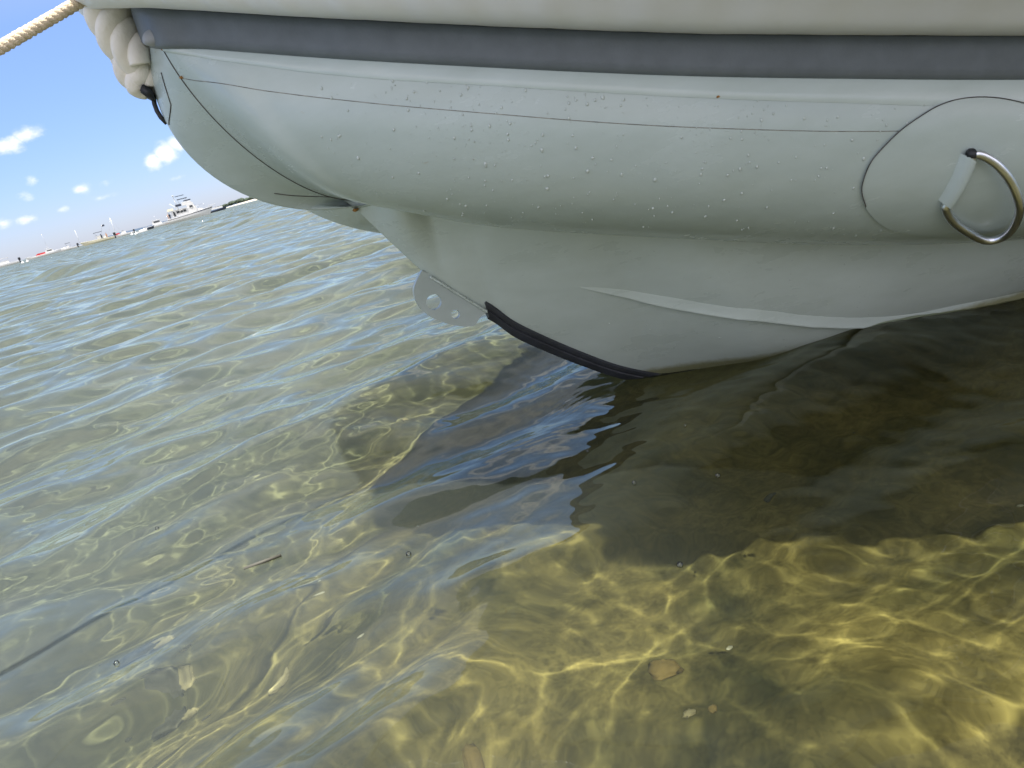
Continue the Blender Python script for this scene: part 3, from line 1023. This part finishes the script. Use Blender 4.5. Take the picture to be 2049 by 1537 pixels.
for i_ in range(900):
    u_ = rr.uniform(5.5, 13.0); f_ = -60 + 72 * rr.random() ** .8
    if u_ < 7 and rr.random() < .7: continue
    p_ = Vector(loc(T([u_], R(f_)))[0])
    q_, n_, _, _ = tb.find_nearest(p_)
    c_ = sta(PORT, u_)[0, 0]
    n_ = (p_ - Vector(loc(c_))).normalized()
    drop(p_ + n_ * .0004, n_, .0006 + .0019 * rr.random() ** 3)
for i_ in range(260):
    a_ = rr.uniform(-.25, .8); ix = int(np.argmin(abs(KS[:, 0] - a_)))
    p_ = Vector(loc(HP[ix, rr.randrange(6, 36)])) + Vector((rr.uniform(-.012, .012), 0, 0))
    q_, n_, _, _ = hb.find_nearest(p_)
    if n_.y > 0: n_ = -n_
    drop(q_, n_, .0005 + .0009 * rr.random() ** 2)
v, f = join_meshes(dparts)
o = obj_from('water_drops', v, f, M['drop'], boat)
o['kind'] = 'stuff'

# ------------------------------------------------------------------ mooring rope
ra = Vector((-.38215684, 1.55894188, 1.03240063)); rb = Vector((-2.668, -.5, -.2))
pts = []
for t_ in np.linspace(0, 1, 12):
    p_ = ra.lerp(rb, t_)
    pts.append((p_.x, p_.y, p_.z))
ps = twisted(pts, 900, .0042, .0060, .030, seg=8)
v, f = join_meshes(ps)
o = obj_from('mooring_rope', v, f, M['rope'])
tag(o, 'tan twisted mooring rope stretched taut across the sky to the bow', 'rope')


# ------------------------------------------------------------------ boats at anchor
def loft_hull(L, B, H, rake=.12, draft=.25, n=16, transom=.9):
    rows = []
    for t in np.linspace(0, 1, n):
        w = B / 2 * (transom + (1 - transom) * min(1, t * 3)) * (1 - max(0, (t - .42) / .58) ** 2.3)
        h = H * (.78 + .42 * t ** 1.8)
        x = t * L
        fwd = rake * L * max(0, (t - .6) / .4) ** 1.5
        rows.append([(x, -w * 0.02, -draft), (x, -w * .72, -draft * .3), (x + fwd * .45, -w * .98, h * .45), (x + fwd, -w, h), (x + fwd, -w * .9, h + .03), (x + fwd, w * .9, h + .03),
                     (x + fwd, w, h), (x + fwd * .45, w * .98, h * .45), (x, w * .72, -draft * .3), (x, w * .02, -draft)])
    V = [p for r in rows for p in r]
    F = grid_faces(n, 10, wrap=True) + [tuple(range(9, -1, -1)), tuple((n - 1) * 10 + j for j in range(10))]
    return V, F


def place(px, dist):
    """a spot on the bay: bearing of column px on the tilted horizon, dist metres out"""
    y = 533.5 - .2586 * px
    d_ = cF + cX * ((px - 1024.5) / FPX) - cY * ((y - 768.5) / FPX)
    h_ = math.hypot(d_.x, d_.y)
    return Vector((d_.x / h_ * dist, d_.y / h_ * dist, 0)), math.atan2(d_.x, d_.y)


def boxes(name, lst, mat, parent, bev=.03):
    bm = bmesh.new()
    for c, s in lst:
        add_box(bm, c, s)
    if bev: bmesh.ops.bevel(bm, geom=bm.edges[:], offset=bev, segments=2, affect='EDGES')
    return obj_bm(name, bm, mat, parent, smooth=False)


def tubes(name, lst, mat, parent):
    first = None
    for p, q, r in lst:                       # every post is a part of its own
        bm = bmesh.new()
        add_cyl(bm, p, q, r, seg=7)
        o = obj_bm(name, bm, mat, parent)
        first = first or o
    return first


def wedge(name, x0, x1, w, z0, z1, slant, mat, parent):
    """cabin block with a raked front"""
    bm = bmesh.new()
    P = [(x0, z0), (x1, z0), (x1 - slant, z1), (x0 + slant * .15, z1)]
    a = [bm.verts.new((x, -w / 2, z)) for x, z in P]; b = [bm.verts.new((x, w / 2 * 1, z)) for x, z in P]
    bm.faces.new(a); bm.faces.new(b[::-1])
    for i in range(4):
        bm.faces.new((a[i], a[(i + 1) % 4], b[(i + 1) % 4], b[i]))
    bmesh.ops.bevel(bm, geom=bm.edges[:], offset=.04, segments=2, affect='EDGES')
    return obj_bm(name, bm, mat, parent, smooth=False)


def vessel(name, cat, label, px, dist, bow_right, L, B, H, hullm, group=None, turn=0.0, **kw):
    loc_, az = place(px, dist)
    # x axis of the boat points to the bow; across the sight line
    rz = -az + (0 if bow_right else math.pi) + turn
    e = empty(name, loc_, rz)
    tag(e, label, cat, group)
    v, f = loft_hull(L, B, H)
    v = [(x - L / 2, y, z) for x, y, z in v]
    h = obj_from('hull', v, f, hullm, e, smooth=False)
    return e, L / 2


SMALL = 'small boats moored in a line across the bay'


def outboard(e, x, s=1.0):
    bm = bmesh.new()
    add_box(bm, (x - .25 * s, 0, .95 * s), (.55 * s, .5 * s, .65 * s))
    add_box(bm, (x - .2 * s, 0, .3 * s), (.25 * s, .2 * s, 1.0 * s))
    bmesh.ops.bevel(bm, geom=bm.edges[:], offset=.06 * s, segments=2, affect='EDGES')
    obj_bm('outboard_motor', bm, M['black'], e, smooth=False)


def ttop(e, x, w, z0, z1, ln, mat):
    tubes('canopy_frame', [((x + sx * ln * .4, sy * w * .42, z0), (x + sx * ln * .45, sy * w * .42, z1), .035) for sx in (-1, 1) for sy in (-1, 1)], M['alu'], e)
    boxes('canopy', [((x, 0, z1 + .04), (ln, w, .12))], mat, e)


def person(e, x, y, z, shirt, label):
    bm = bmesh.new()
    prof = [(.10, 0), (.15, .05), (.17, .5), (.2, .62), (.23, .95), (.24, 1.22), (.1, 1.36), (.07, 1.42), (.11, 1.5), (.125, 1.6), (.09, 1.7), (.01, 1.73)]
    vs = []
    for r, h_ in prof:
        vs.append([bm.verts.new((x + r * math.cos(a), y + r * .7 * math.sin(a), z + h_ * .8)) for a in np.linspace(0, 2 * math.pi, 8, endpoint=False)])
    for i in range(len(vs) - 1):
        for j in range(8):
            bm.faces.new((vs[i][j], vs[i][(j + 1) % 8], vs[i + 1][(j + 1) % 8], vs[i + 1][j]))
    o = obj_bm('person', bm, shirt)
    o.location = e.location; o.rotation_euler = e.rotation_euler
    return tag(o, label, 'person')


# 1 white hardtop boat at the left edge
e, hl = vessel('motorboat', 'boat', 'white motorboat with hardtop and dark outboard, leftmost on the horizon', 12, 300, False, 7.6, 2.5, .95, M['white'], SMALL)
wedge('cabin', -1.2, 1.6, 1.7, .9, 1.7, .6, M['white'], e); boxes('window', [((.2, -.86, 1.35), (1.3, .05, .35))], M['glass'], e, 0)
ttop(e, -.1, 1.9, 1.6, 2.45, 2.6, M['white']); outboard(e, -hl, 1.3)
# 2 mooring buoys
for px_, d_, lb in ((44, 150, 'white round mooring buoy just right of the leftmost motorboat'), (53.5, 165, 'white round mooring buoy left of the red covered boat'), (263, 150, 'white mooring buoy right of the small white motorboat'), (271, 140, 'white mooring buoy beside the swim float')):
    l_, _ = place(px_, d_)
    bm = bmesh.new()
    bmesh.ops.create_uvsphere(bm, u_segments=14, v_segments=9, radius=.27)
    add_cyl(bm, (0, 0, .2), (0, 0, .42), .05)
    o = obj_bm('mooring_buoy', bm, M['white'])
    o.location = l_ + Vector((0, 0, .08))
    tag(o, lb, 'buoy', 'white mooring buoys')
# 3 red covered
e, hl = vessel('motorboat', 'boat', 'white motorboat under a bright red cover on the far water', 75, 330, False, 6.0, 2.2, .8, M['white'], SMALL)
wedge('boat_cover', -2.9, .6, 1.9, .7, 1.35, .9, M['red'], e)
boxes('hull_stripe', [((-.8, -1.09, .45), (3.6, .04, .3))], M['red'], e, 0)
# 4 cabin boat with tall whip antenna
e, hl = vessel('motorboat', 'boat', 'white cabin boat with a tall thin antenna right of the red boat', 105, 330, True, 7.6, 2.6, .95, M['white'], SMALL)
wedge('cabin', -2.0, .9, 1.8, .9, 1.9, .7, M['white'], e); boxes('window', [((-.6, -.92, 1.5), (1.6, .05, .35))], M['glass'], e, 0)
boxes('cabin_roof', [((-1.1, 0, 2.3), (1.4, 1.6, .1))], M['white'], e); tubes('antenna', [((-.8, 0, 1.9), (-.9, 0, 7.4), .035)], M['alu'], e)
tubes('roof_post', [((-1.6, s, 1.8), (-1.6, s, 2.3), .04) for s in (-.7, .7)], M['alu'], e)
# 5
e, hl = vessel('motorboat', 'boat', 'small white open boat with dark bimini and outboard on its right', 136, 330, False, 6.4, 2.3, .85, M['white'], SMALL)
boxes('console', [((-.3, 0, 1.1), (.8, .8, .8))], M['white'], e); boxes('windshield', [((-.0, 0, 1.7), (.08, .8, .4))], M['glass'], e, 0)
ttop(e, -.5, 1.6, .9, 2.3, 1.7, M['dark']); outboard(e, -hl, 1.2)
# 6 sailing dinghy
e, hl = vessel('sailboat', 'boat', 'small sailboat with bare mast leaning left of the yellow hull', 168, 420, True, 5.2, 1.7, .6, M['white'], SMALL)
tubes('mast', [((-1.3, 0, .5), (-1.3, 0, 7.4), .07)], M['white'], e); tubes('boom', [((-1.3, 0, 1.4), (1.2, 0, 1.3), .05)], M['alu'], e)
boxes('rudder', [((-2.7, 0, .2), (.35, .06, .9))], M['dark'], e, 0)
# 7 centre console with T-top
e, hl = vessel('motorboat', 'boat', 'pale yellow centre console boat with dark T-top and flag', 199, 262, False, 8.2, 2.6, .95, M['cream'], SMALL)
boxes('console', [((-.2, 0, 1.35), (1.1, .9, 1.0))], M['white'], e); boxes('windshield', [((.3, 0, 2.05), (.08, .9, .5))], M['glass'], e, 0)
boxes('bench', [((-1.7, 0, 1.15), (.7, 1.2, .6))], M['white'], e)
ttop(e, -.3, 1.9, .95, 2.75, 2.3, M['dark']); outboard(e, -hl, 1.3)
fl = tubes('flag_pole', [((-1.5, 0, 2.8), (-2.1, 0, 4.6), .035)], M['alu'], e)
boxes('flag', [((-2.35, 0, 4.25), (.8, .03, .5))], M['navy'], fl, 0)
person(e, -.9, .2, .8, M['dark'], 'person in dark clothes standing under the T-top of the yellow boat'); person(e, -2.3, -.3, .8, M['skin'], 'bare skinned person standing near the stern of the yellow boat')
# 8
e, hl = vessel('dinghy', 'boat', 'low white dinghy between the yellow boat and the tall mast', 221, 300, True, 3.2, 1.5, .5, M['white'], SMALL)
outboard(e, -hl, .8)
# 9 sailboat
e, hl = vessel('sailboat', 'boat', 'white sailboat with the tallest bare mast on the horizon', 233, 380, True, 6.0, 2.0, .7, M['white'], SMALL)
tubes('mast', [((.2, 0, .5), (.2, 0, 8.2), .08)], M['white'], e); tubes('stay', [((2.8, 0, .9), (.25, 0, 7.9), .02), ((-2.8, 0, .8), (.2, 0, 8.1), .02)], M['alu'], e)
tubes('boom', [((.2, 0, 1.5), (-2.2, 0, 1.4), .05)], M['alu'], e)
# 10
e, hl = vessel('motorboat', 'boat', 'white motorboat with a red bow cover beside the tallest mast', 250, 300, False, 5.6, 2.1, .8, M['white'], SMALL)
wedge('cabin', -.6, 1.2, 1.5, .75, 1.45, .6, M['white'], e); boxes('windshield', [((.3, 0, 1.5), (.6, 1.3, .25))], M['glass'], e)
boxes('bow_cover', [((2.1, 0, 1.0), (1.3, 1.2, .5))], M['red'], e, .1); outboard(e, -hl)
# 12 swim float
l_, az = place(284, 175)
bm = bmesh.new()
add_box(bm, (0, 0, .14), (1.9, 1.3, .3)); add_cyl(bm, (-.6, 0, .3), (.6, 0, .46), .16); add_cyl(bm, (.6, 0, .2), (.95, 0, .55), .13)
bmesh.ops.bevel(bm, geom=bm.edges[:], offset=.05, segments=2, affect='EDGES')
o = obj_bm('swim_float', bm, M['white'], smooth=False); o.location = l_; o.rotation_euler = (0, 0, -az)
tag(o, 'low white inflatable swim float left of the dark sterned boat', 'float')
# 13
e, hl = vessel('dinghy', 'boat', 'short dark hulled boat with white deck just left of the cabin cruiser', 296, 250, True, 2.9, 1.5, .62, M['navy'], SMALL)
boxes('deck', [((0, 0, .72), (2.3, 1.2, .16))], M['white'], e)
# 14 cabin cruiser
e, hl = vessel('motorboat', 'boat', 'white cabin cruiser with windowed wheelhouse left of the trawler yacht', 322, 290, True, 7.2, 2.5, .95, M['white'], SMALL)
wedge('cabin', -2.4, .6, 1.9, .9, 2.1, .6, M['white'], e); boxes('window', [((-.9, -.96, 1.7), (1.9, .05, .42))], M['glass'], e, 0)
boxes('cabin_roof', [((-1.0, 0, 2.2), (3.0, 2.0, .12))], M['white'], e); tubes('antenna', [((-.6, .3, 2.2), (-1.1, .3, 3.7), .03), ((2.4, 0, 1.2), (2.6, 0, 2.6), .03)], M['alu'], e)
# 15 tender astern of the trawler
e, hl = vessel('dinghy', 'boat', 'white tender tied below the stern of the trawler yacht', 349, 235, False, 3.1, 1.6, .6, M['white'], SMALL)
boxes('seat', [((0, 0, .62), (.5, 1.2, .14))], M['alu'], e); boxes('console', [((-.5, 0, .8), (.4, .5, .5))], M['white'], e)
# 16 trawler yacht
e, hl = vessel('trawler_yacht', 'boat', 'large white trawler yacht with flybridge and dark blue canopies', 379, 232, True, 10.6, 3.7, 1.55, M['white'])
h_ = e.children[0]
bm = bmesh.new()
for v_ in ():
    pass
V_, F_ = loft_hull(10.62, 3.74, 1.55)
rowz = []
rub = []
for i in range(16):
    a = Vector(V_[i * 10 + 2]); b = Vector(V_[i * 10 + 3])
    for s in (1, -1):
        pass
    rub.append([(a.lerp(b, .62) + Vector((-5.3, 0, 0)))[:], (a.lerp(b, .82) + Vector((-5.3, -.03, 0)))[:]])
obj_from('rub_rail', [p for r in rub for p in r], grid_faces(16, 2), M['navy'], e)
sal = wedge('saloon', -3.9, 1.4, 2.9, 1.5, 3.0, .7, M['white'], e)
for x_ in (-2.2, -1.35, -.5):
    boxes('window', [((x_, -1.46, 2.45), (.72, .06, .62))], M['glass'], e, 0)
boxes('door', [((-3.2, -1.46, 2.15), (.5, .06, 1.2))], M['glass'], e, 0)
wedge('wheelhouse', .2, 2.9, 2.7, 1.6, 3.7, .9, M['white'], e)
boxes('window', [((1.35, -1.37, 3.05), (.8, .06, .6))], M['glass'], e, 0)
boxes('windshield', [((2.42, 0, 3.1), (.06, 2.2, .55))], M['glass'], e, 0)
wedge('foredeck_trunk', 2.6, 4.2, 1.9, 1.6, 2.1, .5, M['white'], e)
boxes('boat_deck', [((-2.4, 0, 3.08), (5.2, 3.3, .12))], M['white'], e)
tubes('deck_post', [((x, s, 1.5), (x, s, 3.05), .05) for x in (-4.8, -4.1) for s in (-1.5, 1.5)], M['white'], e)
wedge('flybridge', -.7, 2.2, 2.6, 3.7, 4.6, .7, M['white'], e)
boxes('bimini', [((-.2, 0, 5.5), (2.6, 2.4, .16))], M['navy'], e); boxes('canopy', [((.9, 0, 4.85), (1.9, 2.5, .26)), ((-1.6, 0, 4.1), (1.5, 1.9, .55))], M['navy'], e, .08)
boxes('canopy', [((-.6, 0, 6.35), (2.3, 2.0, .12))], M['navy'], e)
tubes('canopy_frame', [((x, s, 4.4), (x - .1, s, 5.5), .035) for x in (-1.2, .8) for s in (-1.1, 1.1)], M['alu'], e)
ms = tubes('mast', [((-1.9, 0, 3.1), (-2.2, 0, 6.6), .09), ((-1.9, 0, 3.3), (-3.6, 0, 5.0), .05)], M['white'], e)
boxes('radar', [((-2.1, 0, 6.7), (.55, .7, .25))], M['white'], ms, .08)
tubes('railing', [((x, -1.75 + .9 * max(0, (x - 1) / 4.5) ** 2, 2.0 + .08 * max(0, x)), (x, -1.75 + .9 * max(0, (x - 1) / 4.5) ** 2, 2.75 + .06 * max(0, x)), .025) for x in (-3, -1.5, 0, 1.5, 3, 4.5)] + [((-3, -1.75, 2.75), (1, -1.75, 2.8), .03), ((1, -1.75, 2.8), (4.6, -1.1, 3.05), .03)], M['alu'], e)
boxes('swim_platform', [((-5.7, 0, .3), (.9, 2.8, .12))], M['wood'], e)
boxes('deck_dinghy', [((-3.9, 0, 3.45), (1.7, 1.2, .5))], M['cream'], e, .15)  # cream block, a guess at a dinghy stowed on deck
person(e, -4.5, -.6, 1.35, M['navy'], 'person in navy clothes standing in the cockpit of the trawler yacht'); person(e, -4.9, .4, 1.35, M['skin'], 'bare skinned person standing at the stern of the trawler yacht')
# 17 pontoon boat
e, hl = vessel('pontoon_boat', 'boat', 'dark hulled pontoon boat with white rails and awning right of the trawler', 431, 310, True, 6.9, 2.5, .75, M['navy'], SMALL)
boxes('fence_panel', [((0, -1.1, 1.2), (5.6, .06, .55)), ((0, 1.1, 1.2), (5.6, .06, .55))], M['white'], e, 0)
ttop(e, -.5, 2.2, .9, 2.7, 2.6, M['white']); boxes('console', [((.6, .4, 1.4), (.6, .7, .8))], M['white'], e)
person(e, -1.5, -.5, .75, M['red'], 'person in red standing on the pontoon boat')

# ------------------------------------------------------------------ far shore
def ridge(name, az0, az1, dist, hfun, depth, mat, n=120, kind='structure'):
    V = []
    for i in range(n):
        t = i / (n - 1); az = az0 + (az1 - az0) * t
        h = hfun(t)
        for dd, hh in ((0, -.6), (depth * .08, h * .25), (depth * .35, h * .9), (depth * .6, h), (depth, -.6)):
            V.append(((dist + dd) * math.sin(az), (dist + dd) * math.cos(az), hh))
    o = obj_from(name, V, grid_faces(n, 5), mat)
    return tag(o, kind=kind)


M['sand'] = simple_mat('beach_sand', (.52, .47, .38), .9, var=.1, scale=.02)
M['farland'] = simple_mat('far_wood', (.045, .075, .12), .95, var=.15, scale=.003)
M['tree'] = simple_mat('scrub_oak', (.055, .075, .05), .95, var=.35, scale=.12)
M['dune'] = simple_mat('dune_grass', (.16, .17, .11), .95, var=.3, scale=.05)
ridge('beach', -.286, .9, 900, lambda t: 1.6 * min(1, t * 30), 60, M['sand'])
ridge('dunes', -.280, .9, 955, lambda t: 2.6 * min(1, t * 14) + .5 * math.sin(t * 90), 120, M['dune'])
ridge('far_coast', -.46, -.20, 9000, lambda t: 20 * min(1, t * 4) * (1 + .18 * math.sin(t * 31) + .1 * math.sin(t * 77)), 900, M['farland'])
_b = bmesh.new(); bmesh.ops.create_icosphere(_b, subdivisions=2, radius=1)
IV = np.array([v.co[:] for v in _b.verts]); IF = [tuple(v.index for v in f.verts) for f in _b.faces]; _b.free()
rg = np.random.default_rng(11)
rr = random.Random(11)
tparts = []
for i in range(420):
    az = -.276 + 1.1 * rr.random() ** 1.6
    dist = rr.uniform(985, 1060)
    grow = min(1, max(.0, (az + .276) / .035))
    hgt = rr.uniform(2.4, 5.8) * (.45 + .75 * grow)
    c = np.array([dist * math.sin(az), dist * math.cos(az), 2.0 + hgt * .45])
    for k_ in range(3):
        s_ = hgt * rr.uniform(.35, .6)
        tparts.append((list(IV * (1 + rg.uniform(-.2, .2, (len(IV), 1))) * s_ * np.array([1.2, 1.2, .85]) + c), IF))
        c = c + np.array([rr.uniform(-3, 3), rr.uniform(-3, 3), rr.uniform(-.8, .8)])
v, f = join_meshes(tparts)
o = obj_from('shore_trees', v, f, M['tree'], smooth=False)
tag(o, 'dark low trees massed along the sandy far shore', 'trees', kind='stuff')

# ------------------------------------------------------------------ things on the bed and on the surface
M['stone_dark'] = simple_mat('dark_stone', (.06, .055, .04), .85, var=.3, scale=30)
M['stone_pale'] = simple_mat('pale_stone', (.24, .20, .11), .8, var=.2, scale=30)
M['stone_tan'] = simple_mat('tan_stone', (.17, .115, .035), .85, var=.3, scale=25)
M['shell'] = simple_mat('shell', (.36, .33, .25), .5, var=.15, scale=60)
M['reed'] = simple_mat('reed', (.09, .088, .07), .7)


def stone(name, x, y, s, mat, seed, label, cat, group=None):
    o = blob(name, (0, 0, 0), s, mat, None, seed, 3)
    o.location = (x, y, float(bed_z(np.array([x]), np.array([y]))[0]) + s[2] * .12)
    o.rotation_euler = (0, 0, seed * 1.3)
    try: o.cycles.is_caustics_receiver = True
    except Exception: pass
    return tag(o, label, cat, group)


stone('stone', -.895, 1.49, (.055, .035, .03), M['stone_dark'], 1, 'dark rounded stone under water at the lower left, beside a pale one', 'stone')
stone('stone', -.845, 1.50, (.028, .022, .018), M['stone_pale'], 2, 'pale stone touching the dark rounded stone under water', 'stone')
stone('stone', -.54, 1.338, (.03, .018, .012), M['stone_pale'], 3, 'flat cream stone on the bed below the floating reed', 'stone')
stone('stone', .095, 1.015, (.03, .022, .008), M['stone_tan'], 4, 'orange brown flat stone on the sunlit bed', 'stone')
stone('stone', .109, .905, (.010, .008, .005), M['stone_pale'], 5, 'small cream pebble left of the tan pebble near the bottom edge', 'pebble')
stone('stone', .150, .896, (.012, .009, .006), M['stone_tan'], 6, 'tan pebble right of the small cream pebble near the bottom edge', 'pebble')
stone('shell', -.362, 1.296, (.016, .010, .003), M['shell'], 7, 'white shell fragment on the bed left of the gold rippled sand', 'shell')
stone('shell', .222, 1.024, (.009, .007, .002), M['shell'], 8, 'small yellowish shell on the bed under the boat shadow edge', 'shell')
stone('stone', -.218, .968, (.02, .013, .01), M['stone_tan'], 9, 'amber stone near the bottom edge where sky glare ends', 'stone')
rr = random.Random(21)
for i in range(28):
    x = rr.uniform(-1.3, .9); y = rr.uniform(.75, 2.4)
    if y < .9 and abs(x) > .7: continue
    s = .004 + .010 * rr.random() ** 2
    mt = (M['stone_pale'], M['stone_dark'], M['stone_tan'], M['shell'])[rr.randrange(4)]
    stone('pebble', x, y, (s, s * .75, s * .5), mt, 30 + i, 'tiny pebble scattered on the sandy sea bed', 'pebble', 'tiny pebbles scattered on the bed')

M['bubble'] = bpy.data.materials.new('bubble_film')
M['bubble'].use_nodes = True
nt = M['bubble'].node_tree; nt.nodes.clear()
out = nt.nodes.new('ShaderNodeOutputMaterial'); g = nt.nodes.new('ShaderNodeBsdfGlossy'); t = nt.nodes.new('ShaderNodeBsdfTransparent'); fr = nt.nodes.new('ShaderNodeFresnel'); mx = nt.nodes.new('ShaderNodeMixShader')
g.inputs['Roughness'].default_value = .05; fr.inputs['IOR'].default_value = 1.6
nt.links.new(fr.outputs[0], mx.inputs[0]); nt.links.new(t.outputs[0], mx.inputs[1]); nt.links.new(g.outputs[0], mx.inputs[2]); nt.links.new(mx.outputs[0], out.inputs[0])
for i, (x, y, r, lb) in enumerate(((-.238, 1.20, .0045, 'bubble on the water where sky glare meets the golden bed'), (.281, 1.146, .004, 'bubble floating on the dark shaded water, upper right one'), (.152, 1.176, .0035, 'bubble floating on the dark shaded water, left one'), (.159, .945, .0045, 'bubble floating just past the edge of the boat shadow'), (-.694, 1.088, .0042, 'bubble on the glinting water at lower left'), (.107, 1.39, .0028, 'small bubble on dark water below the keel'), (.291, 1.36, .0028, 'small bubble on dark water under the hull side'), (-.799, 1.568, .004, 'tiny bubble on rippled water at far left'))):
    bm = bmesh.new()
    bmesh.ops.create_uvsphere(bm, u_segments=18, v_segments=12, radius=r)
    o = obj_bm('bubble', bm, M['bubble'])
    z = float(water_height(np.array([[x]]), np.array([[y]]), np.array([[.005]]))[0, 0])
    o.location = (x, y, z + r * .3)
    tag(o, lb, 'bubble', 'bubbles floating on the water')
z = float(water_height(np.array([[-.52]]), np.array([[1.323]]), np.array([[.005]]))[0, 0])
bm = bmesh.new()
add_cyl(bm, (-.033, -.008, 0), (.033, .008, .001), .0036, .003, 8)
o = obj_bm('reed_stem', bm, M['reed']); o.location = (-.52, 1.323, z + .001)
tag(o, 'short grey reed stem floating on the rippled water', 'reed')

# ------------------------------------------------------------------ finish
for o in list(COL.objects):
    if o.type == 'MESH' and o.name.split('.')[0] in ('side_tube', 'nose_cone', 'hull', 'rub_strake', 'gunwale_pad', 'reinforcement_strip'):
        bm = bmesh.new(); bm.from_mesh(o.data)
        bmesh.ops.remove_doubles(bm, verts=bm.verts, dist=1e-5)
        bmesh.ops.recalc_face_normals(bm, faces=bm.faces)
        bm.to_mesh(o.data); bm.free()
